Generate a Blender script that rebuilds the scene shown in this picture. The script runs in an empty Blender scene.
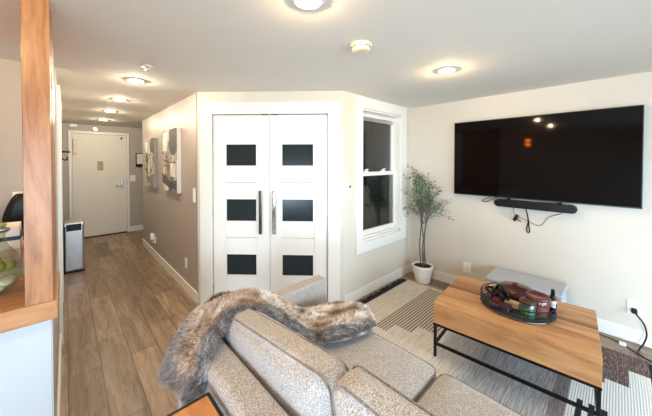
import bpy, bmesh, math, random
from mathutils import Vector, Matrix, noise
random.seed(7)
R = math.radians
scene = bpy.context.scene
col = scene.collection

# ------------------------------------------------------------------ materials
def lin(c):
    return tuple((x/12.92 if x <= .04045 else ((x+.055)/1.055)**2.4) for x in [v/255 for v in c]) + (1.0,)

class NT:
    """a small wrapper to write node trees in short lines"""
    def __init__(s, name):
        s.m = bpy.data.materials.new(name); s.m.use_nodes = True
        s.t = s.m.node_tree; s.b = s.t.nodes['Principled BSDF']
    def n(s, typ, **kw):
        k = s.t.nodes.new(typ)
        for a, v in kw.items(): setattr(k, a, v)
        return k
    def l(s, a, b): s.t.links.new(a, b)
    def coord(s, scale=(1,1,1), rot=(0,0,0), loc=(0,0,0)):
        tc = s.n('ShaderNodeTexCoord'); mp = s.n('ShaderNodeMapping')
        mp.inputs['Scale'].default_value = scale; mp.inputs['Rotation'].default_value = rot
        mp.inputs['Location'].default_value = loc
        s.l(tc.outputs['Object'], mp.inputs[0]); return mp.outputs[0]
    def noise(s, vec, scale, detail=3, rough=.55, dist=0):
        k = s.n('ShaderNodeTexNoise'); k.inputs['Scale'].default_value = scale
        k.inputs['Detail'].default_value = detail; k.inputs['Roughness'].default_value = rough
        k.inputs['Distortion'].default_value = dist
        s.l(vec, k.inputs['Vector']); return k.outputs[0]
    def ramp(s, fac, stops):
        k = s.n('ShaderNodeValToRGB'); e = k.color_ramp.elements
        e[0].position, e[0].color = stops[0]; e[1].position, e[1].color = stops[-1]
        for p, c in stops[1:-1]:
            x = e.new(p); x.color = c
        s.l(fac, k.inputs[0]); return k.outputs[0]
    def mix(s, fac, a, b, mode='MIX'):
        k = s.n('ShaderNodeMix', data_type='RGBA', blend_type=mode)
        for i, v in ((0, fac), (6, a), (7, b)):
            if hasattr(v, 'is_linked') or hasattr(v, 'links'): s.l(v, k.inputs[i])
            else: k.inputs[i].default_value = v
        return k.outputs[2]
    def math(s, op, a, b=0.0, c=None):
        k = s.n('ShaderNodeMath', operation=op)
        for i, v in enumerate((a, b) if c is None else (a, b, c)):
            if hasattr(v, 'links'): s.l(v, k.inputs[i])
            else: k.inputs[i].default_value = v
        return k.outputs[0]
    def bump(s, h, strength=.2, dist=.01):
        k = s.n('ShaderNodeBump'); k.inputs['Strength'].default_value = strength
        k.inputs['Distance'].default_value = dist
        s.l(h, k.inputs['Height']); s.l(k.outputs[0], s.b.inputs['Normal'])
    def base(s, v):
        if hasattr(v, 'links'): s.l(v, s.b.inputs['Base Color'])
        else: s.b.inputs['Base Color'].default_value = v
    def set(s, **kw):
        for k, v in kw.items(): s.b.inputs[k.replace('_', ' ')].default_value = v
        return s

def plain(name, c, rough=.5, metal=0, var=.04, nscale=30, bump=0, **kw):
    t = NT(name); v = t.coord(); f = t.noise(v, nscale)
    L = lin(c); a = tuple(x*(1-var) for x in L[:3])+(1,); b = tuple(min(1, x*(1+var)) for x in L[:3])+(1,)
    t.base(t.ramp(f, [(.3, a), (.7, b)])); t.set(Roughness=rough, Metallic=metal)
    if bump: t.bump(f, bump, .004)
    for k, x in kw.items(): t.b.inputs[k.replace('_', ' ')].default_value = x
    return t.m

def emit(name, c, strength):
    t = NT(name); t.base(lin(c)); t.b.inputs['Emission Color'].default_value = lin(c)
    t.b.inputs['Emission Strength'].default_value = strength; return t.m

def wood(name, dark, mid, light, axis='y', scale=1.0, rough=.4, plank=None, seed=0.0):
    """grain stretched along AXIS; plank=(width, length) gives separate boards"""
    t = NT(name)
    st = {'x': (.12, 1, 1), 'y': (1, .12, 1), 'z': (1, 1, .12)}[axis]
    v = t.coord(tuple(8*scale*k for k in st), loc=(seed, seed*.7, seed*.3))
    f1 = t.noise(v, 1.6, 5, .6, 1.2); f2 = t.noise(v, 9, 3, .6, .4)
    g = t.math('ADD', t.math('MULTIPLY', f1, .75), t.math('MULTIPLY', f2, .25))
    c = t.ramp(g, [(.3, lin(dark)), (.5, lin(mid)), (.72, lin(light))])
    if plank:
        w, ln = plank
        tc = t.n('ShaderNodeTexCoord'); sp = t.n('ShaderNodeSeparateXYZ'); t.l(tc.outputs['Object'], sp.inputs[0])
        cb = t.n('ShaderNodeCombineXYZ'); t.l(sp.outputs[1], cb.inputs[0]); t.l(sp.outputs[0], cb.inputs[1])
        br = t.n('ShaderNodeTexBrick'); t.l(cb.outputs[0], br.inputs['Vector'])
        br.offset = .37; br.inputs['Scale'].default_value = 1; br.inputs['Mortar Size'].default_value = .003
        br.inputs['Brick Width'].default_value = ln; br.inputs['Row Height'].default_value = w
        br.inputs['Color1'].default_value = (.62, .62, .62, 1); br.inputs['Color2'].default_value = (1.5, 1.5, 1.5, 1)
        br.inputs['Mortar'].default_value = (.42, .42, .42, 1); br.inputs['Bias'].default_value = .1
        c = t.mix(1.0, c, br.outputs['Color'], 'MULTIPLY')
    t.base(c); t.set(Roughness=rough); t.bump(g, .08, .003); return t.m

def fabric(name, dark, mid, light, scale=210):
    t = NT(name); v = t.coord()
    a = t.noise(v, scale, 2, .7); b = t.noise(v, 14, 3)
    c = t.ramp(a, [(.33, lin(dark)), (.5, lin(mid)), (.66, lin(light))])
    k = t.ramp(b, [(.3, (.93, .93, .93, 1)), (.7, (1.05, 1.05, 1.05, 1))])
    t.base(t.mix(1.0, c, k, 'MULTIPLY')); t.set(Roughness=.95); t.b.inputs['Sheen Weight'].default_value = .2
    t.bump(a, .5, .004); return t.m

M = {}
M['wall'] = plain('off white wall paint', (210, 203, 190), .75, var=.012, nscale=4)
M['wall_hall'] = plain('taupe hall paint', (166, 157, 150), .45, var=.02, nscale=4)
M['wall_entry'] = plain('grey beige entry paint', (180, 174, 164), .7, var=.02, nscale=4)
M['half_wall'] = plain('pale grey half wall paint', (184, 187, 190), .6, var=.01, nscale=4)
M['half_end'] = plain('grey half wall end paint', (176, 170, 164), .6, var=.02, nscale=4)
M['ceiling'] = plain('ceiling paint', (228, 224, 214), .9, var=.012, nscale=5)
M['trim'] = plain('white trim paint', (230, 228, 221), .38, var=.01, nscale=6)
M['door'] = plain('white door paint', (232, 229, 222), .42, var=.01, nscale=6)
M['entry_door'] = plain('ivory door paint', (226, 221, 209), .5, var=.012, nscale=5)
M['floor'] = wood('brown plank floor', (92, 74, 59), (132, 111, 92), (164, 143, 122), 'y', 1.3, .38, (.178, .95))
M['post'] = wood('honey veneer', (126, 80, 46), (164, 112, 70), (186, 136, 92), 'z', 1.6, .32, seed=3)
M['cap'] = wood('honey ledge wood', (138, 90, 54), (172, 120, 76), (192, 144, 98), 'x', 1.2, .34, seed=9)
M['acacia_dark'] = wood('dark acacia board', (84, 48, 26), (134, 88, 52), (178, 128, 82), 'y', .9, .42, seed=4)
M['acacia_mid'] = wood('mid acacia board', (122, 76, 42), (178, 126, 78), (206, 158, 108), 'y', .9, .42, seed=7)
M['acacia_front'] = wood('acacia front board', (150, 98, 56), (196, 144, 94), (214, 168, 118), 'y', .8, .42, seed=14)
M['side_wood'] = wood('oak table top', (150, 92, 44), (184, 122, 64), (204, 144, 84), 'y', 1.6, .4, seed=21)
M['black_metal'] = plain('black metal', (26, 25, 25), .4, .6, var=.2)
M['black'] = plain('black plastic', (11, 11, 12), .4, var=.15, Specular_IOR_Level=.3)
M['charcoal'] = plain('charcoal plastic', (44, 44, 46), .45, var=.1)
M['screen'] = plain('dark glossy screen', (4, 4, 5), .05, var=.05, Specular_IOR_Level=.22)
M['dark_glass'] = plain('dark door glass', (40, 47, 49), .16, var=.06, Specular_IOR_Level=.14)
M['chrome'] = plain('chrome', (128, 120, 114), .08, 1.0, var=.05)
M['steel'] = plain('brushed steel', (196, 196, 196), .28, 1.0, var=.06, nscale=60)
M['white_plastic'] = plain('white plastic', (240, 240, 238), .4, var=.01)
M['ivory_plastic'] = plain('ivory plastic', (226, 216, 192), .45, var=.02)
M['sofa'] = fabric('oatmeal tweed', (122, 115, 109), (170, 163, 157), (210, 204, 199), 230)
M['piping'] = fabric('tweed piping', (96, 88, 82), (126, 118, 111), (156, 148, 142))
M['ottoman'] = plain('pale grey vinyl', (176, 179, 186), .5, var=.03, nscale=40)
M['ottoman_daylit'] = plain('daylit pale grey vinyl side', (186, 192, 202), .5, var=.03, nscale=40)  # lighter and bluer than the lid: daylight on the sides put into the colour
M['pot'] = plain('white glazed pot', (240, 240, 238), .3, var=.01)
M['soil'] = plain('dark potting soil', (34, 31, 32), .95, var=.5, nscale=120, bump=.6)
M['bark'] = plain('grey brown bark', (104, 94, 86), .85, var=.3, nscale=80, bump=.5)
M['fringe'] = plain('dark navy yarn', (28, 29, 38), .95, var=.3, nscale=150)
M['brown_wood'] = wood('dark brown lid wood', (42, 22, 16), (70, 38, 28), (98, 58, 44), 'x', 3, .28, seed=2)
M['red_brown'] = plain('red brown ceramic', (98, 44, 36), .22, var=.12)
M['maroon'] = plain('maroon leather', (70, 44, 52), .4, var=.2)
M['red'] = plain('red plastic', (150, 26, 36), .35, var=.1)
M['tan'] = plain('tan card', (196, 170, 138), .6, var=.1)
M['paper'] = plain('white paper', (232, 228, 226), .7, var=.03)
M['paper_pink'] = plain('pinkish paper', (206, 186, 184), .7, var=.06)
M['binder'] = plain('dark blue binder', (36, 44, 66), .5, var=.1)
M['green_fruit'] = plain('yellow green skin', (150, 152, 82), .4, var=.2, nscale=20)
M['shell'] = plain('pale shell', (228, 228, 220), .5, var=.08, nscale=20)
M['counter'] = plain('pale stone worktop', (190, 178, 168), .35, var=.1, nscale=25)
M['dark_backing'] = plain('dark backing wall', (84, 86, 90), .9, var=.05)
M['bulb'] = emit('warm lamp lens', (255, 222, 170), 60)
M['amber'] = emit('amber glass globe', (255, 116, 34), 42)

def leaf_mat():
    t = NT('small green leaves'); oi = t.n('ShaderNodeAttribute', attribute_name='tone')
    t.base(t.ramp(oi.outputs['Fac'], [(0, lin((66, 88, 56))), (.5, lin((98, 122, 82))), (1, lin((146, 166, 120)))]))
    t.set(Roughness=.5); t.b.inputs['Transmission Weight'].default_value = 0; return t.m
M['leaf'] = leaf_mat()

def glass(name, c, rough=.02, alpha_mix=.25):
    t = NT(name); nt = t.t
    out = [n for n in nt.nodes if n.type == 'OUTPUT_MATERIAL'][0]
    tr = t.n('ShaderNodeBsdfTransparent'); tr.inputs[0].default_value = lin(c)
    gl = t.n('ShaderNodeBsdfGlossy'); gl.inputs['Roughness'].default_value = rough
    fr = t.n('ShaderNodeLayerWeight')
    f2 = t.math('ADD', t.math('MULTIPLY', t.math('POWER', fr.outputs['Facing'], 4.0), .6), alpha_mix*.35)
    mx = t.n('ShaderNodeMixShader'); t.l(f2, mx.inputs[0]); t.l(tr.outputs[0], mx.inputs[1]); t.l(gl.outputs[0], mx.inputs[2])
    t.l(mx.outputs[0], out.inputs[0]); return t.m
M['pane'] = glass('window pane glass', (225, 230, 230), .01, .22)
M['jar_glass'] = glass('greenish jar glass', (232, 240, 228), .03, .2)
M['clear_glass'] = glass('clear jar glass', (240, 236, 232), .03, .2)
M['green_wax'] = plain('green candle wax', (46, 112, 78), .35, var=.12)

def rug_mat():
    t = NT('woven rug'); tc = t.n('ShaderNodeTexCoord'); sp = t.n('ShaderNodeSeparateXYZ'); t.l(tc.outputs['Object'], sp.inputs[0])
    at = t.n('ShaderNodeVertexColor', layer_name='zones'); sc = t.n('ShaderNodeSeparateColor'); t.l(at.outputs[0], sc.inputs[0])
    v = t.coord((3, 40, 1)); n1 = t.noise(v, 2.2, 4, .6)
    v2 = t.coord((9, 60, 9)); n2 = t.noise(v2, 4, 3, .6)
    rib = t.math('SINE', t.math('MULTIPLY', sp.outputs[1], 2*math.pi/.0125))
    ribm = t.math('MULTIPLY_ADD', rib, .5, .5)
    basec = t.ramp(n1, [(.3, lin((176, 162, 144))), (.48, lin((206, 195, 180))), (.7, lin((220, 212, 200)))])
    # fine brown pinstripes
    fr = t.math('FRACT', t.math('DIVIDE', sp.outputs[1], .0255))
    st = t.ramp(fr, [(.40, (0, 0, 0, 1)), (.46, (1, 1, 1, 1)), (.90, (1, 1, 1, 1)), (.96, (0, 0, 0, 1))])
    pin = t.mix(st, lin((200, 188, 174)), lin((116, 96, 88)))
    c = t.mix(sc.outputs[0], basec, pin)
    # grey ribbed field with darker streaks
    grey = t.ramp(n1, [(.25, lin((84, 88, 96))), (.45, lin((142, 143, 145))), (.68, lin((186, 185, 182)))])
    grey = t.mix(t.math('MULTIPLY', ribm, .5), grey, lin((120, 120, 122)))
    c = t.mix(sc.outputs[1], c, grey)
    br = t.ramp(n2, [(.36, lin((62, 48, 44))), (.55, lin((104, 84, 76))), (.7, lin((168, 146, 134)))])
    c = t.mix(sc.outputs[2], c, br)
    at2 = t.n('ShaderNodeVertexColor', layer_name='zones2'); s2 = t.n('ShaderNodeSeparateColor'); t.l(at2.outputs[0], s2.inputs[0])
    wh = t.mix(ribm, lin((208, 205, 199)), lin((222, 220, 214)))
    c = t.mix(s2.outputs[0], c, wh)
    fb = t.math('FRACT', t.math('DIVIDE', sp.outputs[1], .052))
    sb = t.ramp(fb, [(.45, (0, 0, 0, 1)), (.5, (1, 1, 1, 1))])
    c = t.mix(t.math('MULTIPLY', s2.outputs[1], sb), c, lin((26, 27, 32)))
    t.base(c); t.set(Roughness=.95)
    t.bump(t.math('ADD', ribm, t.math('MULTIPLY', n2, .7)), .3, .004); return t.m
M['rug'] = rug_mat()

def fur_mat():
    t = NT('long pile faux fur'); at = t.n('ShaderNodeVertexColor', layer_name='fur'); v = t.coord()
    n = t.noise(v, 60, 3); k = t.ramp(n, [(.3, (.8, .8, .8, 1)), (.7, (1.15, 1.15, 1.15, 1))])
    t.base(t.mix(1.0, at.outputs[0], k, 'MULTIPLY')); t.set(Roughness=.8); t.b.inputs['Sheen Weight'].default_value = .3; return t.m
M['fur'] = fur_mat()

def canvas_mat(name, seed):
    """abstract painting: patches of grey, cream and brown with a few dark brush strokes"""
    t = NT(name); v = t.coord((1, 1, 1), loc=(seed, seed*2, seed*3))
    vo = t.n('ShaderNodeTexVoronoi', feature='F1', distance='CHEBYCHEV'); vo.inputs['Scale'].default_value = 3.6
    vo.inputs['Randomness'].default_value = .9; t.l(v, vo.inputs['Vector'])
    sp = t.n('ShaderNodeSeparateColor'); t.l(vo.outputs['Color'], sp.inputs[0])
    c = t.ramp(sp.outputs[0], [(.0, lin((92, 92, 94))), (.25, lin((150, 148, 144))), (.45, lin((200, 196, 188))), (.7, lin((176, 166, 152))), (1, lin((216, 214, 208)))])
    n = t.noise(v, 6, 5, .7); c = t.mix(t.math('MULTIPLY', n, .35), c, lin((110, 100, 92)))
    w = t.noise(v, 3.0, 1, .5, 1.5)
    line = t.ramp(t.math('ABSOLUTE', t.math('SUBTRACT', w, .5)), [(.008, (1, 1, 1, 1)), (.022, (0, 0, 0, 1))])
    c = t.mix(line, c, lin((72, 62, 54)))
    t.base(c); t.set(Roughness=.7); return t.m
M['painting_a'] = canvas_mat('abstract painting with branches', 1.3)
M['painting_b'] = canvas_mat('abstract painting with blocks', 4.1)
M['canvas_edge'] = plain('white canvas edge', (214, 212, 208), .7, var=.02)
M['canvas_edge_grey'] = plain('grey canvas edge', (140, 138, 136), .7, var=.03)

# ------------------------------------------------------------------ mesh helpers
def nbm(): return bmesh.new()

def box(bm, lo, hi, bevel=0, seg=2, mi=0):
    lo = Vector(lo); hi = Vector(hi)
    m = Matrix.Translation((lo+hi)/2) @ Matrix.Diagonal((*(hi-lo), 1))
    r = bmesh.ops.create_cube(bm, size=1, matrix=m); vs = r['verts']
    fs = {f for v in vs for f in v.link_faces}
    for f in fs: f.material_index = mi
    if bevel:
        es = list({e for v in vs for e in v.link_edges})
        bmesh.ops.bevel(bm, geom=es, offset=bevel, segments=seg, affect='EDGES', profile=.5, clamp_overlap=True)
    return bm

def frame_of(d):
    d = d.normalized(); a = Vector((0, 0, 1)) if abs(d.z) < .95 else Vector((1, 0, 0))
    u = d.cross(a).normalized(); return u, d.cross(u).normalized()

def tube(bm, pts, r, seg=8, closed=False, r_end=None, cap=True):
    pts = [Vector(p) for p in pts]; n = len(pts); rings = []
    u = None
    for i, p in enumerate(pts):
        if closed: d = pts[(i+1) % n]-pts[i-1]
        else: d = pts[min(i+1, n-1)]-pts[max(i-1, 0)]
        if d.length < 1e-9: d = Vector((0, 0, 1))
        d.normalize()
        if u is None: u, w = frame_of(d)
        else:
            u = (u-d*u.dot(d)); u = u.normalized() if u.length > 1e-6 else frame_of(d)[0]
        w = d.cross(u)
        rr = r if r_end is None else r+(r_end-r)*i/max(1, n-1)
        rings.append([bm.verts.new(p+(u*math.cos(2*math.pi*k/seg)+w*math.sin(2*math.pi*k/seg))*rr) for k in range(seg)])
    m = n if closed else n-1
    for i in range(m):
        a, b = rings[i], rings[(i+1) % n]
        for k in range(seg):
            f = bm.faces.new((a[k], a[(k+1) % seg], b[(k+1) % seg], b[k])); f.smooth = True
    if not closed and cap:
        bm.faces.new(rings[0][::-1]); bm.faces.new(rings[-1])
    return bm

def lathe(bm, prof, c=(0, 0, 0), seg=32, mi=0, sx=1, sy=1):
    """profile of (radius, z); radius 0 closes"""
    c = Vector(c); rings = []
    for r, z in prof:
        if r < 1e-6: rings.append([bm.verts.new(c+Vector((0, 0, z)))])
        else: rings.append([bm.verts.new(c+Vector((sx*r*math.cos(2*math.pi*k/seg), sy*r*math.sin(2*math.pi*k/seg), z))) for k in range(seg)])
    for a, b in zip(rings, rings[1:]):
        for k in range(seg):
            k2 = (k+1) % seg
            if len(a) == 1 and len(b) == 1: continue
            if len(a) == 1: vs = (a[0], b[k2], b[k])
            elif len(b) == 1: vs = (a[k], a[k2], b[0])
            else: vs = (a[k], a[k2], b[k2], b[k])
            f = bm.faces.new(vs); f.smooth = True; f.material_index = mi
    return bm

def prism(bm, poly, z0, z1):
    """extruded polygon in x, y"""
    a = [bm.verts.new((x, y, z0)) for x, y in poly]; b = [bm.verts.new((x, y, z1)) for x, y in poly]
    n = len(poly)
    bm.faces.new(a[::-1]); bm.faces.new(b)
    for i in range(n): bm.faces.new((a[i], a[(i+1) % n], b[(i+1) % n], b[i]))
    return bm

def obj(name, bm, mat, parent=None, smooth=False, mods=None):
    """link a bmesh (world coordinates, or local ones when its parent stands at the origin) as one object"""
    me = bpy.data.meshes.new(name)
    bmesh.ops.recalc_face_normals(bm, faces=bm.faces[:])
    if parent is not None:
        o0 = Vector(parent.get('_base', (0, 0, 0)))
        if o0.length: bmesh.ops.translate(bm, verts=bm.verts[:], vec=-o0)
    if smooth:
        for f in bm.faces: f.smooth = True
    bm.to_mesh(me); bm.free()
    o = bpy.data.objects.new(name, me); col.objects.link(o)
    for m in (mat if isinstance(mat, (list, tuple)) else [mat]): me.materials.append(m)
    if parent is not None:
        o.parent = parent; o['_base'] = parent.get('_base', (0, 0, 0))
    return o

def tag(o, label, cat, group=None):
    o['label'] = label; o['category'] = cat
    if group: o['group'] = group
    return o

def thing(name, label, cat, loc=(0, 0, 0), rotz=0, group=None, local=False):
    o = bpy.data.objects.new(name, None); col.objects.link(o)
    o.location = loc; o.rotation_euler = (0, 0, rotz); o.empty_display_size = .05
    if not local: o['_base'] = tuple(loc)
    return tag(o, label, cat, group)

def struct(name, bm, mat, parent=None, smooth=False):
    o = obj(name, bm, mat, parent, smooth)
    if parent is None: o['kind'] = 'structure'
    return o

def sempty(name, loc=(0, 0, 0), rotz=0, local=True):
    o = bpy.data.objects.new(name, None); col.objects.link(o); o.location = loc; o.rotation_euler = (0, 0, rotz)
    o['kind'] = 'structure'
    if not local: o['_base'] = tuple(loc)
    return o

def dup(root, loc, label=None, rotz=None):
    r = root.copy(); col.objects.link(r); r.location = loc
    if rotz is not None: r.rotation_euler = (0, 0, rotz)
    if label: r['label'] = label
    for ch in list(root.children):
        c = ch.copy(); col.objects.link(c); c.parent = r
        for g in ch.children:
            d = g.copy(); col.objects.link(d); d.parent = c
    return r

# ------------------------------------------------------------------ room numbers (metres; camera stands at x=0, y=0)
H = 2.184; EYE = 1.475
XT = 3.414           # television wall
YW = 1.867           # window wall
XH = 1.0026          # hall wall
YC = 2.9178          # hall wall / closet wall corner
YE2 = 5.636          # far end of hall wall
YE = 6.9             # entry wall
A = Vector((XH, YC, 0)); B = Vector((2.065, YW, 0))
XL = -.05            # left hall wall
XWEST, YS, YK = -2.6, -2.4, 2.88

# shell
struct('floor', box(nbm(), (XWEST-.2, YS-.2, -.1), (XT+.2, YE+.2, 0)), M['floor'])
struct('ceiling', box(nbm(), (XWEST-.2, YS-.2, H), (XT+.2, YE+.2, H+.1)), M['ceiling'])
struct('wall_right', box(nbm(), (XT, YS-.1, 0), (XT+.12, YW+.3, H)), M['wall'])
wx0, wx1, wz0, wz1 = 2.36, 3.135, .60, 2.05
bm = nbm()
box(bm, (B.x, YW, 0), (wx0, YW+.14, H)); box(bm, (wx1, YW, 0), (XT, YW+.14, H))
box(bm, (wx0, YW, 0), (wx1, YW+.14, wz0)); box(bm, (wx0, YW, wz1), (wx1, YW+.14, H))
struct('wall_front', bm, M['wall'])
# added dark box closing off the window, so its glass stays dark
bm = nbm()
box(bm, (wx0-.08, YW+.75, 0), (XT+.12, YW+.8, H)); box(bm, (wx0-.08, YW+.14, 0), (wx0-.03, YW+.8, H)); box(bm, (XT+.12, YW+.14, 0), (XT+.17, YW+.8, H))
struct('wall_dark_box', bm, M['dark_backing'])
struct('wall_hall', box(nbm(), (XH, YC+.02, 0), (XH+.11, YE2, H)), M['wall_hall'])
bm = nbm(); box(bm, (XL-.12, YE, 0), (XT, YE+.12, H))
struct('wall_entry', bm, M['wall_entry'])
struct('wall_alcove', box(nbm(), (2.3, YE2-.1, 0), (2.42, YE, H)), M['wall_entry'])
struct('wall_left', box(nbm(), (XL-.12, YK, 0), (XL, YE, H)), M['wall_entry'])
struct('wall_kitchen', box(nbm(), (XWEST, YK, 0), (XL, YK+.1, H)), M['wall_entry'])
bm = nbm(); wy0, wy1, wz0_, wz1_ = -2.15, -.55, .1, 1.25
box(bm, (XWEST-.12, YS, 0), (XWEST, wy0, H)); box(bm, (XWEST-.12, wy1, 0), (XWEST, YK+.1, H))
box(bm, (XWEST-.12, wy0, 0), (XWEST, wy1, wz0_)); box(bm, (XWEST-.12, wy0, wz1_), (XWEST, wy1, H))
struct('wall_west', bm, M['wall'])
w = sempty('added_window'); bm = nbm()  # added unseen window, kept low, to send cool light onto the television wall
for y in (wy0, (wy0+wy1)/2, wy1): box(bm, (XWEST-.1, y-.03, wz0_), (XWEST-.04, y+.03, wz1_))
for z in (wz0_, wz1_): box(bm, (XWEST-.1, wy0, z-.03), (XWEST-.04, wy1, z+.03))
obj('window_frame', bm, M['trim'], w)
# south wall with the wide daylight opening
ox0, ox1, oz0, oz1 = -1.9, 2.9, .2, 1.75
bm = nbm()
box(bm, (XWEST, YS-.1, 0), (ox0, YS, H)); box(bm, (ox1, YS-.1, 0), (XT, YS, H))
box(bm, (ox0, YS-.1, 0), (ox1, YS, oz0)); box(bm, (ox0, YS-.1, oz1), (ox1, YS, H))
struct('wall_back', bm, M['wall'])
w = sempty('window_2')
bm = nbm()
for x in (ox0, ox0+1.6, ox0+3.2, ox1):
    box(bm, (x-.03, YS-.08, oz0), (x+.03, YS-.02, oz1))
for z in (oz0, oz1): box(bm, (ox0, YS-.08, z-.03), (ox1, YS-.02, z+.03))
obj('window_frame', bm, M['trim'], w)

# closet (diagonal) wall, local x = s along the wall from the hall corner, local y = into the closet
Lc = (B-A).length; ang = math.atan2((B-A).y, (B-A).x)
CW = Matrix.Translation(A) @ Matrix.Rotation(ang, 4, 'Z')
def cw(bm): bmesh.ops.transform(bm, matrix=CW, verts=bm.verts[:]); return bm
so0, so1, soz = .157, 1.342, 1.955
bm = nbm()
box(bm, (0, 0, 0), (so0, .12, H)); box(bm, (so1, 0, 0), (Lc, .12, H)); box(bm, (so0, 0, soz), (so1, .12, H))
struct('wall_closet', cw(bm), M['wall'])
bm = nbm()
box(bm, (.031, -.02, 0), (so0, 0, soz+.12), .003); box(bm, (so1, -.02, 0), (so1+.121, 0, soz+.12), .003)
box(bm, (so0, -.02, soz), (so1, 0, soz+.12), .003)
# thin mitre grooves and the stop behind the doors
box(bm, (so0, .055, 0), (so0+.012, .1, soz)); box(bm, (so1-.012, .055, 0), (so1, .1, soz)); box(bm, (so0, .055, soz-.012), (so1, .1, soz))
struct('trim_1', cw(bm), M['trim'])

def closet_door(name, s0, s1, g0, g1, hs, hx):
    d = sempty(name)
    bm = nbm(); zt = soz-.006; zb = .012; y0, y1 = .006, .046
    rows = [(1.428, 1.653), (.86, 1.091), (.302, .522)]
    def bx(a, b): box(bm, a, b, .0025, 1)
    bx((s0, y0, zb), (g0-.012, y1, zt)); bx((g1+.012, y0, zb), (s1, y1, zt))      # stiles
    prev = zb
    for z0, z1 in sorted(rows):
        mid = (prev+z0)/2
        if prev > zb:
            bx((g0-.0125, y0+.004, prev), (g1+.0125, y1, mid-.0015)); bx((g0-.0125, y0+.004, mid+.0015), (g1+.0125, y1, z0))
        else: bx((g0-.0125, y0+.004, prev), (g1+.0125, y1, z0))
        prev = z1
    bx((g0-.0125, y0+.004, prev), (g1+.0125, y1, zt))
    obj('door_panel', cw(bm), M['door'], d)
    for z0, z1 in rows:
        b = nbm(); t = .012
        box(b, (g0-t, y0+.001, z0), (g0, y0+.03, z1)); box(b, (g1, y0+.001, z0), (g1+t, y0+.03, z1))
        box(b, (g0-t, y0+.001, z1-.004), (g1+t, y0+.03, z1+.004)); box(b, (g0-t, y0+.001, z0-.004), (g1+t, y0+.03, z0+.004))
        fr = obj('glazing_bead', cw(b), M['door'], d)
        b = nbm(); box(b, (g0, y0+.012, z0), (g1, y0+.02, z1)); obj('glass_pane', cw(b), M['dark_glass'], fr)
    b = nbm(); box(b, (hs-.016, -.05, .742), (hs+.016, -.036, 1.180), .003)
    hd = obj('pull_handle', cw(b), M['chrome'], d); hd['label'] = 'tall flat mirror-chrome pull bar'
    b = nbm()
    for z in (.80, 1.12): tube(b, [(hs, .01, z), (hs, -.04, z)], .007)
    obj('handle_post', cw(b), M['chrome'], hd)
    for z in (1.725, .97, .21):
        b = nbm(); tube(b, [(hx, -.004, z-.05), (hx, -.004, z+.05)], .007, 8); box(b, (hx-.009, -.003, z-.05), (hx+.009, .006, z+.05))
        obj('hinge', cw(b), M['steel'], d)
    b = nbm(); c = s1-.05 if hx < .7 else s0+.05
    box(b, (c-.035, .0, zt-.004), (c+.035, .02, zt+.006)); obj('catch', cw(b), M['charcoal'], d)
    return d
sm = .748
closet_door('door_1', so0+.004, sm-.002, .298, .607, .661, so0-.002)
closet_door('door_2', sm+.002, so1-.004, .875, 1.190, .799, so1+.002)
struct('wall_closet_back', cw(box(nbm(), (so0, .1, 0), (so1, .13, soz))), M['dark_backing'])

# baseboards
def bb(name, lo, hi): 
    b = nbm(); box(b, lo, hi, .004, 2); struct(name, b, M['trim'])
bh = .112
bb('baseboard_right', (XT-.014, YS, 0), (XT, YW, bh))
bb('baseboard_front', (B.x+.012, YW-.014, 0), (XT-.014, YW, bh))
bb('baseboard_hall', (XH-.014, YC+.0, 0), (XH, YE2, bh))
bb('baseboard_hall_end', (XH-.014, YE2, 0), (XH+.11, YE2+.014, bh))
bb('baseboard_entry', (.985, YE-.014, 0), (2.3, YE, bh))
bb('baseboard_left', (XL, 4.05, 0), (XL+.014, YE, bh))

# window in the front wall
w = sempty('window_1')
bm = nbm(); c0, c1, cz0, cz1 = 2.25, 3.255, .487, 2.163
box(bm, (c0, YW-.022, cz0), (wx0, YW, cz1), .003); box(bm, (wx1, YW-.022, cz0), (c1, YW, cz1), .003)
box(bm, (wx0, YW-.022, wz1), (wx1, YW, cz1), .003); box(bm, (wx0, YW-.022, cz0), (wx1, YW, wz0), .003)
obj('casing', bm, M['trim'], w)
bm = nbm(); t = .018
box(bm, (wx0, YW, wz0), (wx0+t, YW+.14, wz1)); box(bm, (wx1-t, YW, wz0), (wx1, YW+.14, wz1))
box(bm, (wx0, YW, wz1-t), (wx1, YW+.14, wz1)); box(bm, (wx0, YW-.0, wz0), (wx1, YW+.14, wz0+t))
obj('jamb', bm, M['trim'], w)
def sash(z0, z1, y0, stile, top, bot):
    b = nbm(); x0, x1 = wx0+t, wx1-t; y1 = y0+.032
    box(b, (x0, y0, z0), (x0+stile, y1, z1), .003); box(b, (x1-stile, y0, z0), (x1, y1, z1), .003)
    box(b, (x0+stile-.002, y0, z1-top), (x1-stile+.002, y1, z1), .003); box(b, (x0+stile-.002, y0, z0), (x1-stile+.002, y1, z0+bot), .003)
    s = obj('sash', b, M['trim'], w)
    g = nbm(); box(g, (x0+stile-.005, y0+.013, z0+bot-.005), (x1-stile+.005, y0+.019, z1-top+.005)); obj('glass_pane', g, M['pane'], s)
    return s
low = sash(wz0+t+.02, 1.355, YW+.055, .034, .045, .06)
sash(1.31, wz1-t, YW+.09, .034, .045, .045)
for x in (2.52, 2.86):
    b = nbm(); box(b, (x-.03, YW+.058, 1.355), (x+.03, YW+.085, 1.372), .003); tube(b, [(x-.02, YW+.062, 1.38), (x+.025, YW+.05, 1.384)], .007, 8)
    obj('sash_lock', b, M['white_plastic'], low)
b = nbm(); box(b, (wx0+t, YW+.088, 1.94), (wx1-t, YW+.1, 1.985), .004); obj('roller_blind', b, M['steel'], w)
b = nbm(); box(b, (wx0+t, YW+.03, wz0+t), (wx1-t, YW+.055, wz0+t+.02), .003); obj('sill', b, M['trim'], w)

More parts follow.
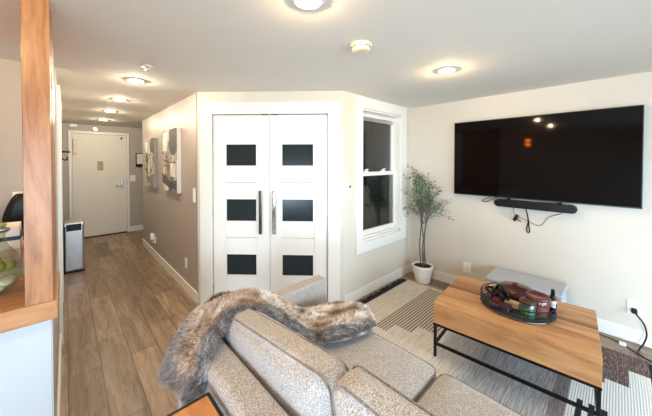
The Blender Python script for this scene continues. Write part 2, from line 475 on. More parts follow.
# front door of the flat
d = sempty('door_3')
dx0, dx1, dzt = .098, .937, 2.005
b = nbm(); box(b, (dx0, YE-.012, .022), (dx1, YE+.03, dzt), .003); obj('door_panel', b, M['entry_door'], d)
b = nbm()
box(b, (.043, YE-.03, 0), (dx0-.004, YE, 2.055), .004); box(b, (dx1+.004, YE-.03, 0), (.985, YE, 2.055), .004); box(b, (dx0-.004, YE-.03, dzt+.004), (dx1+.004, YE, 2.055), .004)
obj('door_frame', b, M['trim'], d)
b = nbm(); box(b, (dx0, YE-.02, 0), (dx1, YE, .022)); obj('threshold', b, M['black'], d)
b = nbm(); box(b, (.835, YE-.026, .93), (.885, YE-.012, 1.13), .006); pl = obj('lock_plate', b, M['steel'], d)
b = nbm(); tube(b, [(.86, YE-.02, .98), (.86, YE-.06, .98), (.83, YE-.065, .98), (.745, YE-.065, .975)], .011); obj('lever_handle', b, M['steel'], pl)
b = nbm(); tube(b, [(.86, YE-.01, 1.085), (.86, YE-.04, 1.085)], .018, 12); obj('deadbolt', b, M['steel'], pl)
b = nbm(); box(b, (.11, YE-.06, 1.62), (.16, YE-.012, 1.9), .01); obj('door_closer', b, M['ivory_plastic'], d)
b = nbm(); box(b, (.84, YE-.03, 1.93), (.875, YE-.01, 1.965), .004); obj('door_sensor', b, M['black'], d)
b = nbm(); box(b, (.937, YE-.035, .985), (.95, YE-.028, 1.09)); obj('strike_plate', b, M['steel'], d)
b = nbm(); box(b, (.464, YE-.017, 1.30), (.556, YE-.012, 1.48), .002); o = obj('door_notice', b, plain('beige printed notice', (168, 156, 134), .6, var=.25, nscale=45)); tag(o, 'beige evacuation notice stuck on the front door', 'sign')
b = nbm(); box(b, (.462, YE-.016, 1.185), (.56, YE-.012, 1.292), .002); o = obj('paper_note', b, plain('cream paper', (236, 226, 198), .6, var=.02)); tag(o, 'small cream paper note below the beige notice on front door', 'paper')

# white side door on the left hall wall
b = nbm()
d4 = sempty('door_4')
box(b, (XL, 3.0, 0), (XL+.024, 3.09, 2.08), .003); box(b, (XL, 3.9, 0), (XL+.024, 3.99, 2.08), .003); box(b, (XL, 3.09, 1.99), (XL+.024, 3.9, 2.08), .003)
obj('door_frame', b, M['trim'], d4)
b = nbm(); box(b, (XL-.01, 3.09, .01), (XL+.012, 3.9, 1.99), .003); obj('door_panel', b, M['door'], d4)

# half wall with honey wood ledge and post
PK = 1.68
b = nbm(); box(b, (-1.7, PK+.03, 0), (XL-.006, PK+.40, .777)); struct('wall_half', b, M['half_wall'])
b = nbm(); box(b, (XL-.006, PK+.032, 0), (XL, YK, .777)); struct('wall_half_end', b, M['half_end'])
bb('baseboard_half', (XL, PK+.06, 0), (XL+.014, YK+.1, bh))
b = nbm()
box(b, (-1.72, PK-.004, .777), (-.030, PK+.46, .860), .006)
o = obj('wooden_ledge', b, M['cap']); tag(o, 'honey wood ledge capping the white half wall', 'ledge')
p = thing('wooden_post', 'honey wood post rising from the half wall ledge to the ceiling', 'post', (-.09, PK+.1, .860))
b = nbm(); box(b, (-.132, PK+.002, .860), (-.0453, PK+.11, H-.002), .002); obj('front_board', b, M['post'], p)
b = nbm(); box(b, (-.132, PK+.11, .860), (-.0425, PK+.24, H-.002), .002); obj('side_board', b, M['post'], p)
b = nbm(); box(b, (-.085, PK+.24, .860), (-.0465, PK+.75, H-.002), .002); obj('back_board', b, M['post'], p)
# low wall run behind the post
b = nbm(); box(b, (-.085, PK+.40, 0), (XL-.006, YK, .777)); struct('wall_half_return', b, M['half_wall'])

# ------------------------------------------------------------------ lamps in the ceiling
def light_pt(loc, energy, color, size=.09):
    L = bpy.data.lights.new('downlight', 'POINT'); L.shadow_soft_size = .004; L.energy = energy; L.color = color
    o = bpy.data.objects.new('downlight_source', L); col.objects.link(o); o.location = loc; return o
WARM = (1.0, .70, .36)
rl = thing('recessed_light', 'x', 'ceiling light', (0, 0, H), local=True, group='recessed ceiling lights')
b = nbm(); lathe(b, [(.052, -.004), (.056, -.006), (.072, -.004), (.074, 0)], seg=28); obj('trim_ring', b, M['trim'], rl)
b = nbm(); lathe(b, [(0, -.0035), (.052, -.0035), (.052, 0)], seg=28); obj('lens', b, M['bulb'], rl)
spots = [(.80, .93, 'recessed ceiling light cut by the photo top edge, over the sofa', 8),
         (2.20, .91, 'recessed ceiling light nearest the television', 11),
         (.465, 2.86, 'recessed hall ceiling light, nearest and largest of the hall row', 10),
         (.47, 3.87, 'recessed hall ceiling light, second from the living room', 8),
         (.48, 4.84, 'recessed hall ceiling light, third from the living room', 8),
         (.486, 5.90, 'recessed hall ceiling light nearest the front door', 8),
         (-.30, .90, 'recessed ceiling light over the camera side of the half wall', 8),
         (-.85, 2.35, 'recessed ceiling light above the kitchen counter', 8)]
for i, (x, y, lab, e) in enumerate(spots):
    o = rl if i == 0 else dup(rl, (x, y, H)); o.location = (x, y, H); o['label'] = lab
    light_pt((x, y, H-.010), e*(1.6 if y < 2.7 else 1.65), WARM if y < 2.7 else (1.0, .84, .64))

sd = thing('smoke_detector', 'round white smoke detector on the ceiling', 'smoke detector', (1.33, 1.06, H), local=True)
b = nbm(); lathe(b, [(0, 0), (.062, 0), (.064, -.012), (.058, -.016)], seg=32); obj('base', b, M['ivory_plastic'], sd)
b = nbm(); lathe(b, [(.054, -.014), (.056, -.03), (.05, -.042), (.03, -.046), (0, -.046)], seg=32)
obj('cover', b, M['ivory_plastic'], sd)
for k in range(10):
    a = k*math.tau/10; b = nbm(); box(b, (-.007, -.0015, -.002), (.007, .0015, .002))
    bmesh.ops.transform(b, matrix=Matrix.Translation((.0555*math.cos(a), .0555*math.sin(a), -.024)) @ Matrix.Rotation(a+math.pi/2, 4, 'Z'), verts=b.verts[:])
    obj('vent_slot', b, M['charcoal'], sd)
sp = thing('sprinkler_head', 'small ceiling sprinkler at the start of the hall', 'sprinkler', (.456, 2.37, H), local=True)
b = nbm(); lathe(b, [(0, 0), (.04, 0), (.036, -.008), (0, -.008)], seg=20); obj('escutcheon', b, M['ivory_plastic'], sp)
b = nbm(); tube(b, [(0, 0, -.008), (0, 0, -.03)], .007, 8); lathe(b, [(0, -.03), (.017, -.031), (0, -.033)], seg=14); obj('nozzle', b, M['steel'], sp)
tag(obj('exit_sensor', box(nbm(), (.066, YE-.03, 2.125), (.17, YE, 2.178), .006), M['white_plastic']), 'small white box above the front door corner', 'alarm box')
wl = thing('wall_sprinkler', 'small round sprinkler above the middle of the front door', 'sprinkler', (.45, YE, 2.12))
b = nbm(); tube(b, [(.45, YE, 2.12), (.45, YE-.015, 2.12)], .042, 16); obj('escutcheon', b, M['chrome'], wl)
b = nbm(); tube(b, [(.45, YE-.01, 2.12), (.45, YE-.06, 2.115)], .014, 10); obj('nozzle', b, M['chrome'], wl)

# ------------------------------------------------------------------ hall things
def painting(name, y0, y1, z0, z1, mat, edge, label):
    p = thing(name, label, 'painting', (XH, (y0+y1)/2, (z0+z1)/2), group='abstract canvases on the hall wall')
    b = nbm(); box(b, (XH-.045, y0+.001, z0+.001), (XH, y1-.001, z1-.001)); obj('stretcher', b, edge, p)
    b = nbm(); box(b, (XH-.048, y0, z0), (XH-.0445, y1, z1)); obj('canvas', b, mat, p)
    return p
P1 = painting('canvas_painting', 4.57, 5.22, 1.09, 1.82, M['painting_a'], M['canvas_edge_grey'], 'abstract canvas with curved branch lines, nearer the front door')
P2 = painting('canvas_painting', 3.46, 4.09, 1.10, 1.87, M['painting_b'], M['canvas_edge'], 'larger abstract canvas with grey blocks, nearer the closet')
def strokes(par, polys, mat, nm='brush_stroke'):
    x = XH-.0492
    for pl in polys:
        b = nbm(); prism_yz(b, pl, x); obj(nm, b, mat, par)
def prism_yz(b, pl, x):
    a = [b.verts.new((x-.0006, y, z)) for y, z in pl]; c = [b.verts.new((x+.0012, y, z)) for y, z in pl]
    n = len(pl); b.faces.new(a); b.faces.new(c[::-1])
    for i in range(n): b.faces.new((a[i], a[(i+1) % n], c[(i+1) % n], c[i]))
def ribbon(pts, w):
    out1, out2 = [], []
    for i, (y, z) in enumerate(pts):
        y2, z2 = pts[min(i+1, len(pts)-1)]; y1, z1 = pts[max(i-1, 0)]
        d = math.hypot(y2-y1, z2-z1); ny, nz = -(z2-z1)/d, (y2-y1)/d
        out1.append((y+ny*w/2, z+nz*w/2)); out2.append((y-ny*w/2, z-nz*w/2))
    return out1+out2[::-1]
darkp = plain('dark grey paint', (84, 84, 86), .7, var=.15, nscale=20); greyp = plain('mid grey paint', (128, 128, 126), .7, var=.15, nscale=20)
creamp = plain('cream paint', (218, 216, 210), .7, var=.06, nscale=20); brownp = plain('brown line paint', (92, 76, 62), .7, var=.1)
# nearer-closet canvas: y decreases to the right in the photo
strokes(P2, [[(3.76, 1.866), (3.765, 1.64), (3.70, 1.56), (3.52, 1.55), (3.463, 1.60), (3.463, 1.866)]], darkp, 'dark_patch')
strokes(P2, [[(4.088, 1.33), (4.088, 1.20), (3.78, 1.15), (3.463, 1.14), (3.463, 1.26), (3.72, 1.22)]], darkp, 'grey_band')
strokes(P2, [[(4.05, 1.85), (4.05, 1.62), (3.86, 1.60), (3.84, 1.85)], [(3.72, 1.45), (3.72, 1.29), (3.53, 1.29), (3.53, 1.45)], [(4.0, 1.19), (4.0, 1.11), (3.82, 1.11), (3.82, 1.16)]], creamp, 'cream_patch')
strokes(P2, [ribbon([(4.07, 1.60), (3.95, 1.56), (3.84, 1.46), (3.83, 1.42), (4.08, 1.42)], .014), ribbon([(3.5, 1.52), (3.62, 1.35), (3.75, 1.14)], .014), ribbon([(3.47, 1.46), (3.8, 1.47), (4.08, 1.50)], .012), ribbon([(3.9, 1.86), (3.88, 1.6), (3.80, 1.44)], .012), ribbon([(3.66, 1.30), (3.70, 1.2), (3.69, 1.11)], .014), ribbon([(3.95, 1.41), (3.93, 1.2), (3.96, 1.11)], .012)], brownp, 'line')
strokes(P1, [[(4.80, 1.818), (4.80, 1.62), (4.573, 1.60), (4.573, 1.818)]], darkp, 'dark_patch')
strokes(P1, [[(4.80, 1.25), (4.80, 1.095), (4.573, 1.095), (4.573, 1.30)]], greyp, 'grey_band')
strokes(P1, [[(5.18, 1.78), (5.18, 1.62), (5.0, 1.6), (5.0, 1.78)], [(4.96, 1.42), (4.96, 1.25), (4.82, 1.25), (4.82, 1.42)]], creamp, 'cream_patch')
strokes(P1, [ribbon([(5.20, 1.66), (5.10, 1.58), (5.02, 1.42), (4.99, 1.15)], .02), ribbon([(4.82, 1.60), (4.93, 1.55), (5.01, 1.38)], .014), ribbon([(5.2, 1.36), (5.0, 1.30), (4.82, 1.30)], .012), ribbon([(4.9, 1.42), (4.9, 1.26)], .012), ribbon([(5.16, 1.80), (5.13, 1.66), (5.08, 1.52)], .012), ribbon([(4.72, 1.56), (4.80, 1.46), (4.83, 1.2)], .012)], brownp, 'line')

def plate(name, label, cat, c, axis, w, h, kind, group=None):
    """wall plate; axis is the wall normal: 'x-' faces -x, 'y-' faces -y"""
    p = thing(name, label, cat, c, local=True, group=group)
    if axis == 'x-': p.rotation_euler = (0, 0, -math.pi/2)
    elif axis == 'c': p.rotation_euler = (0, 0, ang)
    b = nbm(); box(b, (-w/2, -.007, -h/2), (w/2, 0, h/2), .003); obj('cover_plate', b, M['white_plastic'], p)
    if kind == 'outlet':
        for z in (-.021, .021):
            b = nbm(); tube(b, [(0, -.006, z), (0, -.0095, z)], .0165, 16); f = obj('socket', b, M['white_plastic'], p)
            b = nbm()
            for x in (-.006, .006): box(b, (x-.0012, -.0105, z-.001), (x+.0012, -.009, z+.009))
            tube(b, [(0, -.009, z-.008), (0, -.0105, z-.008)], .0026, 8); obj('slot', b, M['black'], f)
    else:
        b = nbm(); box(b, (-.016, -.011, -.032), (.016, -.006, .032), .002); obj('rocker', b, M['white_plastic'], p)
    return p
plate('power_outlet', 'white double power outlet low on wall between plant and table', 'outlet', (XT-.001, 1.163, .255), 'x-', .08, .115, 'outlet')
plate('power_outlet', 'white double power outlet with the black plug at lower right', 'outlet', (XT-.001, -.105, .287), 'x-', .085, .118, 'outlet')
plate('power_outlet', 'white power outlet low on hall wall near the closet corner', 'outlet', (XH-.001, 3.29, .325), 'x-', .075, .115, 'outlet')
plate('light_switch', 'white light switch on the hall wall beside closet corner', 'light switch', (XH-.001, 3.005, 1.118), 'x-', .075, .15, 'sw')
plate('light_switch', 'white light switch right of the front door', 'light switch', (1.045, YE-.001, 1.12), 'y-', .10, .13, 'sw')
plate('light_switch', 'white switch plate on the kitchen wall behind the black chair', 'light switch', (-.235, YK-.001, 1.20), 'y-', .085, .12, 'sw')
nl = thing('plug_in_adapter', 'white plug-in adapter low on the far hall wall', 'adapter', (XH, 4.85, .30))
b = nbm(); box(b, (XH-.05, 4.80, .27), (XH, 4.88, .36), .01); obj('body', b, M['white_plastic'], nl)
b = nbm(); box(b, (XH-.008, 4.72, .23), (XH, 4.80, .33), .003); obj('cover_plate', b, M['white_plastic'], nl)
b = nbm(); tube(b, [(XH-.03, 4.84, .27), (XH-.02, 4.80, .235), (XH-.012, 4.77, .24)], .006, 8); obj('cord', b, M['white_plastic'], nl)

kb = thing('wall_panel', 'black framed key panel right of the front door', 'key panel', (1.16, YE, 1.5))
b = nbm(); box(b, (1.10, YE-.025, 1.36), (1.25, YE, 1.65), .004); obj('frame', b, M['black'], kb)
b = nbm(); box(b, (1.118, YE-.028, 1.42), (1.235, YE-.024, 1.635)); obj('panel_face', b, M['paper'], kb)
b = nbm()
tube(b, [(1.17, YE-.03, 1.37), (1.17, YE-.05, 1.35), (1.17, YE-.045, 1.32)], .005, 6); obj('hook', b, M['steel'], kb)
hk = thing('coat_hook', 'black coat hook on the left hall wall above the bin', 'coat hook', (XL, 5.0, 1.6))
b = nbm(); box(b, (XL, 4.83, 1.475), (XL+.02, 4.87, 1.70), .003); obj('back_plate', b, M['black'], hk)
b = nbm(); tube(b, [(XL+.015, 4.85, 1.60), (XL+.10, 4.85, 1.60)], .011, 8); obj('peg', b, M['black'], hk)
b = nbm(); tube(b, [(XL+.015, 4.85, 1.52), (XL+.045, 4.85, 1.49), (XL+.065, 4.85, 1.50), (XL+.07, 4.85, 1.53)], .008, 8); obj('lower_hook', b, M['black'], hk)

tr = thing('trash_can', 'slim stainless steel bin with black lid beside the hall wall', 'bin', (.085, 5.0, 0))
b = nbm(); box(b, (-.024, 4.86, .015), (.178, 5.12, .62), .02, 3); obj('body', b, M['steel'], tr)
b = nbm(); box(b, (-.028, 4.855, 0), (.182, 5.125, .02), .006); obj('base', b, M['black'], tr)
b = nbm(); box(b, (-.03, 4.852, .61), (.184, 5.128, .668), .014, 3); obj('rim', b, M['steel'], tr)
b = nbm(); box(b, (.0, 4.848, .555), (.15, 4.862, .645), .006); obj('lid', b, M['black'], tr)
b = nbm(); box(b, (-.032, 4.858, .02), (-.022, 5.12, .64), .002); obj('side_panel', b, M['black'], tr)

tag(obj('wall_remote', cw(box(nbm(), (1.47, -.016, 1.07), (1.50, 0, 1.075))), M['white_plastic']), 'x', 'remote')
bpy.data.objects.remove(bpy.data.objects['wall_remote'])
rm = thing('remote_control', 'slim white remote holder on wall between closet and window', 'remote', (2.155, YW, 1.15))
b = nbm(); box(b, (2.13, YW-.016, 1.085), (2.172, YW, 1.235), .004); obj('body', b, M['white_plastic'], rm)
b = nbm(); box(b, (2.136, YW-.019, 1.205), (2.166, YW-.014, 1.23), .003); obj('button', b, M['charcoal'], rm)

# ------------------------------------------------------------------ television, soundbar, cables
XS = 3.35
tv = thing('television', 'large black flat television mounted on the right wall', 'television', (3.38, .58, 1.5))
ty0, ty1, tz0, tz1 = -.132, 1.291, 1.098, 1.920
b = nbm(); box(b, (XS+.002, ty0, tz0), (XS+.03, ty1, tz1), .003); obj('housing', b, M['black'], tv)
b = nbm(); box(b, (XS-.0005, ty0+.007, tz0+.012), (XS+.003, ty1-.007, tz1-.007)); obj('screen', b, M['screen'], tv)
b = nbm(); box(b, (XS+.03, .2, 1.25), (XT-.006, .95, 1.75), .01); obj('wall_bracket', b, M['black'], tv)
b = nbm()
for lo, hi in (((XS-.001, ty0, tz0), (XS+.03, ty0+.004, tz1)), ((XS-.001, ty1-.004, tz0), (XS+.03, ty1, tz1)), ((XS-.001, ty0, tz1-.004), (XS+.03, ty1, tz1)), ((XS-.001, ty0, tz0), (XS+.03, ty1, tz0+.006))):
    box(b, lo, hi)
obj('bezel', b, M['charcoal'], tv)
sb = thing('soundbar', 'black rounded soundbar hanging on wall under the television', 'soundbar', (3.34, .55, 1.04))
b = nbm(); n = 16
def stadium(r, y0, y1):
    return [(y0+r*math.cos(a), r*math.sin(a)) for a in [math.pi/2+math.pi*k/8 for k in range(9)]]+[(y1+r*math.cos(a), r*math.sin(a)) for a in [-math.pi/2+math.pi*k/8 for k in range(9)]]
pl = stadium(.036, .275, .838)
va = [b.verts.new((3.30, y, 1.046+z)) for y, z in pl]; vb = [b.verts.new((3.375, y, 1.046+z)) for y, z in pl]
b.faces.new(va); b.faces.new(vb[::-1])
for i in range(len(pl)): b.faces.new((va[i], va[(i+1) % len(pl)], vb[(i+1) % len(pl)], vb[i]))
bmesh.ops.bevel(b, geom=[e for e in b.edges if abs(e.verts[0].co.x-e.verts[1].co.x) < 1e-5], offset=.008, segments=2, affect='EDGES')
obj('body', b, M['charcoal'], sb).data.materials[0] = M['black']
for y in (.36, .76):
    b = nbm(); box(b, (3.36, y-.012, 1.04), (XT-.006, y+.012, 1.10), .003); obj('bracket', b, M['black'], sb)
def cable(name, label, pts, r, mat=None, cat='cable', sub=6):
    pts = [Vector(p) for p in pts]; out = []
    for i in range(len(pts)-1):
        p0, p1, p2, p3 = pts[max(i-1, 0)], pts[i], pts[i+1], pts[min(i+2, len(pts)-1)]
        for k in range(sub):
            t = k/sub
            out.append(.5*((2*p1)+(p2-p0)*t+(2*p0-5*p1+4*p2-p3)*t*t+(3*p1-p0-3*p2+p3)*t**3))
    out.append(pts[-1]); b = nbm(); tube(b, out, r, 8)
    return out, b
XCb = 3.405
_, b = cable('', '', [(XCb, .93, 1.085), (XCb, .99, 1.06), (XCb, 1.01, 1.035), (XCb, .96, 1.04), (XCb, .91, 1.075), (XCb, .86, 1.09)], .0035)
tag(obj('cable_loop', b, M['black']), 'black cable loop at the left end under the television', 'cable')
_, b = cable('', '', [(3.295, .70, 1.075), (3.292, .70, 1.0), (3.32, .69, .94), (3.39, .665, .905), (XCb, .60, .88), (XCb, .53, .85), (XCb, .49, .865), (XCb, .46, .92), (XCb, .43, .95), (XCb, .37, .98), (XCb, .34, 1.0)], .0022)
tag(obj('thin_cable', b, M['black']), 'thin black wire swooping under the soundbar', 'cable')
pg = thing('cable_plug', 'loose black cable plug with red tip under the soundbar', 'plug', (XCb, .70, .9))
b = nbm(); tube(b, [(3.39, .715, .87), (3.39, .685, .93)], .014, 10); obj('body', b, M['black'], pg)
b = nbm(); tube(b, [(3.388, .69, .888), (3.388, .655, .868)], .006, 8); obj('tip', b, M['red'], pg)
_, b = cable('', '', [(3.295, .60, 1.085), (3.29, .60, 1.04), (3.33, .602, .985), (3.39, .604, .95), (XCb, .60, .87), (XCb, .612, .80), (XCb, .602, .765), (XCb, .588, .78), (XCb, .594, .83), (3.40, .598, .90)], .005)
tag(obj('looped_cable', b, M['black']), 'thick black cable ending in a loop below the soundbar', 'cable')

# ------------------------------------------------------------------ rug
rx0, rx1, ry0, ry1 = 1.25, 3.13, -.165, 1.74
nx, ny = 188, 190
bm = nbm(); z1c = bm.loops.layers.color.new('zones'); z2c = bm.loops.layers.color.new('zones2')
vs = [[bm.verts.new((rx0+(rx1-rx0)*i/nx, ry0+(ry1-ry0)*j/ny, .009+.0015*noise.noise(Vector((i*.05, j*.05, 0))))) for j in range(ny+1)] for i in range(nx+1)]
def zone(x, y):
    pin = grey = brown = white = blk = 0.
    if y < 1.46 and x < 3.09:
        if (x > 2.03 and y > 1.335) or (x > 2.17 and y > 1.18) or (x > 2.30 and y > 1.02) or (x > 2.5 and y > .9): pin = 1
    if not pin and y < .93 and x > 1.2:
        grey = max(0., min(1., (.95-y)/.28))
    if y < .20: grey = 0.; white = 1.
    if .19 < y < .265: brown = .8 if x < 2.75 else 0
    step = 2.62 if y > .05 else (2.68 if y > -.065 else 2.90)
    if y < .22 and x > step: brown = 1.; white = 0.
    if y < .17 and x < 2.335 and x > 2.12 and y > .015: blk = 1.
    return pin, grey, brown, white, blk
for i in range(nx):
    for j in range(ny):
        f = bm.faces.new((vs[i][j], vs[i+1][j], vs[i+1][j+1], vs[i][j+1])); f.smooth = True
        for lp in f.loops:
            p, g, br, wh, bk = zone(rx0+(rx1-rx0)*(i+.5)/nx, ry0+(ry1-ry0)*(j+.5)/ny)
            lp[z1c] = (p, g, br, 1); lp[z2c] = (wh, bk, 0, 1)
# skirt down to the floor
ring = [vs[i][0] for i in range(nx+1)]+[vs[nx][j] for j in range(1, ny+1)]+[vs[i][ny] for i in range(nx-1, -1, -1)]+[vs[0][j] for j in range(ny-1, 0, -1)]
low = [bm.verts.new((v.co.x, v.co.y, .0005)) for v in ring]
for k in range(len(ring)):
    k2 = (k+1) % len(ring); bm.faces.new((ring[k], ring[k2], low[k2], low[k]))
rug = obj('area_rug', bm, M['rug']); tag(rug, 'woven beige and grey rug with pinstripe steps on the floor', 'rug')
def fringe(y, s):
    b = nbm(); x = rx0
    box(b, (rx0, min(y, y+s*.035), .001), (rx1-.03, max(y, y+s*.035), .011), .003)
    while x < rx1-.03:
        l = .03+.03*random.random(); dx = random.uniform(-.02, .02)
        tube(b, [(x, y+s*.03, .008), (x+dx*.5, y+s*(.03+l*.5), .012+.012*random.random()), (x+dx, y+s*(.03+l), .006)], .0055, 5, r_end=.003)
        x += .011
    return b
o = obj('fringe', fringe(ry1, 1), M['fringe'], rug); o['label'] = 'dark navy tassel fringe'
o = obj('fringe', fringe(ry0, -1), M['fringe'], rug); o['label'] = 'dark navy tassel fringe'

# ------------------------------------------------------------------ coffee table
TL_ = .885; TW = .66; th = .42; rz = R(4.5)
cx, cy = (2.03+2.10)/2+math.cos(rz)*TW/2, (.925+.045)/2+math.sin(rz)*TW/2
ct = thing('coffee_table', 'acacia wood coffee table with black metal frame on the rug', 'coffee table', (cx, cy, .0105), rz, local=True)
th -= .0105
b = nbm(); xs = [-TW/2, -.215, -.10, .015, .075, .20, TW/2]
for k in range(6): box(b, (xs[k]+(.0004 if k else 0), -TL_/2, th-.03), (xs[k+1], TL_/2, th), .0012, 1, mi=(0, 2, 0, 1, 2, 0)[k])
obj('tabletop', b, [M['acacia_front'], M['acacia_dark'], M['acacia_mid']], ct)
b = nbm(); box(b, (-TW/2+.001, -TL_/2+.001, th-.155), (TW/2-.001, TL_/2-.001, th-.0305), .002); obj('apron', b, M['acacia_front'], ct)
fr = nbm(); q = .009
for x in (-TW/2+.012, TW/2-.012): box(fr, (x-q, -TL_/2, th-.173), (x+q, TL_/2, th-.155))
for y in (-TL_/2+.012, TL_/2-.012): box(fr, (-TW/2+.02, y-q, th-.173), (TW/2-.02, y+q, th-.155))
obj('top_frame', fr, M['black_metal'], ct)
for x in (-TW/2+.012, TW/2-.012):
    for y in (-TL_/2+.012, TL_/2-.012):
        b = nbm(); box(b, (x-q, y-q, 0), (x+q, y+q, th-.155), .001); obj('leg', b, M['black_metal'], ct)
for x in (-TW/2+.012, TW/2-.012):
    b = nbm(); box(b, (x-q, -TL_/2+.02, .088), (x+q, TL_/2-.02, .106), .001); obj('rail', b, M['black_metal'], ct)
for y in (-TL_/2+.012, TL_/2-.012):
    b = nbm(); box(b, (-TW/2+.02, y-q, .088), (TW/2-.02, y+q, .106), .001); obj('rail', b, M['black_metal'], ct)
TT = .4205

# tray and what stands in it
TX, TY = 2.405, .488; TR_ = .221
tray = thing('wire_tray', 'round black wire tray with wooden floor on the coffee table', 'tray', (TX, TY, TT))
b = nbm(); lathe(b, [(0, TT+.002), (TR_-.004, TT+.002), (TR_-.002, TT+.007), (TR_-.006, TT+.010), (0, TT+.010)], (TX, TY, 0), 48); obj('tray_floor', b, M['charcoal'], tray)
def ringpts(r, z, n=48): return [(TX+r*math.cos(k*math.tau/n), TY+r*math.sin(k*math.tau/n), z) for k in range(n)]
for z, r in ((.004, .004), (.026, .0025), (.048, .0025), (.074, .004)):
    b = nbm(); tube(b, ringpts(TR_, TT+z+.002), r, 6, closed=True); obj('wire_ring', b, M['chrome'] if z < .01 else M['black_metal'], tray)
for k in range(16):
    a = k*math.tau/16; b = nbm(); tube(b, [(TX+TR_*math.cos(a), TY+TR_*math.sin(a), TT+.002), (TX+TR_*math.cos(a), TY+TR_*math.sin(a), TT+.076)], .0024, 6)
    obj('upright', b, M['chrome'] if k % 4 == 0 else M['black_metal'], tray)
ZT = TT+.0105
def ctrl(name, c, yaw_, tilt_, label):
    o = thing(name, label, 'controller', c, local=True)
    mtx = Matrix.Rotation(yaw_, 4, 'Z') @ Matrix.Rotation(tilt_, 4, 'X')
    b = nbm(); tube(b, [(.055*math.cos(k*math.tau/28), .055*math.sin(k*math.tau/28), 0) for k in range(28)], .0095, 8, closed=True)
    bmesh.ops.transform(b, matrix=mtx, verts=b.verts[:]); obj('ring', b, M['black'], o)
    b = nbm(); tube(b, [(.05, 0, -.004), (.02, 0, -.012), (-.03, -.0, -.028), (-.055, 0, -.036)], .013, 10, r_end=.015)
    bmesh.ops.transform(b, matrix=mtx, verts=b.verts[:]); obj('grip', b, M['black'], o)
ctrl('game_controller', (TX+.0, TY+.14, ZT+.055), .3, .25, 'black ring controller lying at the left end of the tray')
ctrl('game_controller', (TX-.035, TY+.078, ZT+.074), .9, 1.35, 'black ring controller standing upright beside the brown lidded bowl')
rb = thing('red_pouch', 'small red pouch between the controllers and the brown bowl', 'pouch', (TX-.05, TY+.10, ZT))
b = nbm(); box(b, (TX-.10, TY+.09, ZT), (TX-.05, TY+.13, ZT+.042), .012, 3); obj('body', b, M['red'], rb)
b = nbm(); box(b, (TX-.102, TY+.103, ZT+.033), (TX-.048, TY+.117, ZT+.045), .004); obj('flap', b, M['maroon'], rb)
bw = thing('lidded_bowl', 'dark brown wooden bowl with knobbed lid at the tray back', 'bowl', (TX+.115, TY+.02, ZT))
b = nbm(); lathe(b, [(0, 0), (.06, 0), (.098, .035), (.114, .072), (.111, .076), (0, .076)], (TX+.095, TY+.025, ZT), 32); obj('body', b, M['brown_wood'], bw)
b = nbm(); lathe(b, [(.116, .076), (.117, .083), (.104, .096), (.05, .108), (.018, .111), (.013, .115), (.022, .122), (.016, .128), (0, .129)], (TX+.095, TY+.025, ZT), 32); obj('lid', b, M['brown_wood'], bw)
jr = thing('red_jar', 'red glass jar with red brown lid at the right of the tray', 'jar', (TX+.05, TY-.115, ZT))
jc = (TX-.015, TY-.125, ZT)
b = nbm(); lathe(b, [(0, .004), (.056, .004), (.059, .01), (.059, .07), (0, .07)], jc, 28); obj('contents', b, plain('red brown filling', (128, 56, 50), .4, var=.3, nscale=60), jr)
b = nbm(); lathe(b, [(0, 0), (.06, 0), (.064, .008), (.064, .1), (.061, .105)], jc, 28); obj('glass_body', b, M['clear_glass'], jr)
b = nbm(); lathe(b, [(.066, .103), (.071, .107), (.071, .12), (.065, .126), (.05, .121), (0, .117)], jc, 28); obj('lid', b, M['red_brown'], jr)
gj = thing('candle_jar', 'green candle in a glass jar with brown wooden lid', 'candle', (TX-.08, TY-.075, ZT))
gc = (TX-.122, TY-.088, ZT)
b = nbm(); lathe(b, [(0, .004), (.039, .004), (.041, .01), (.041, .07), (0, .07)], gc, 28); obj('wax', b, M['green_wax'], gj)
b = nbm(); lathe(b, [(0, 0), (.042, 0), (.0445, .008), (.0445, .098), (.042, .10)], gc, 28); obj('glass_body', b, M['clear_glass'], gj)
b = nbm(); lathe(b, [(0, .098), (.0465, .098), (.0465, .11), (.043, .114), (0, .114)], gc, 28); obj('lid', b, M['brown_wood'], gj)
bt = thing('dropper_bottle', 'slim black bottle with white label at the tray right edge', 'bottle', (TX+.03, TY-.19, ZT))
bc = (TX+.06, TY-.195, ZT)
b = nbm(); lathe(b, [(0, 0), (.015, 0), (.0175, .004), (.0175, .115), (.013, .125), (.009, .13)], bc, 20); obj('body', b, M['black'], bt)
b = nbm(); lathe(b, [(.0182, .045), (.0182, .09)], bc, 20); obj('label_band', b, M['paper'], bt)
b = nbm(); lathe(b, [(0, .165), (.01, .165), (.0115, .16), (.0115, .128), (0, .128)], bc, 20); obj('cap', b, M['black'], bt)
gcse = thing('glasses_case', 'maroon glasses case lying at the front of the tray', 'case', (TX-.12, TY+.06, ZT))
b = nbm(); box(b, (-.03, -.07, 0), (.03, .07, .036), .015, 4)
bmesh.ops.transform(b, matrix=Matrix.Translation((TX-.125, TY+.068, ZT)) @ Matrix.Rotation(.35, 4, 'Z'), verts=b.verts[:]); obj('body', b, M['maroon'], gcse)
b = nbm(); tube(b, [(.029, 0, .02), (.035, 0, .02)], .008, 12)
bmesh.ops.transform(b, matrix=Matrix.Translation((TX-.125, TY+.068, ZT)) @ Matrix.Rotation(.35+math.pi, 4, 'Z'), verts=b.verts[:]); obj('clasp', b, M['chrome'], gcse)
cdb = nbm(); box(cdb, (TX-.078, TY-.03, ZT), (TX-.03, TY+.055, ZT+.045), .003)
tag(obj('card_box', cdb, M['tan']), 'tan card box in the middle of the tray', 'box')

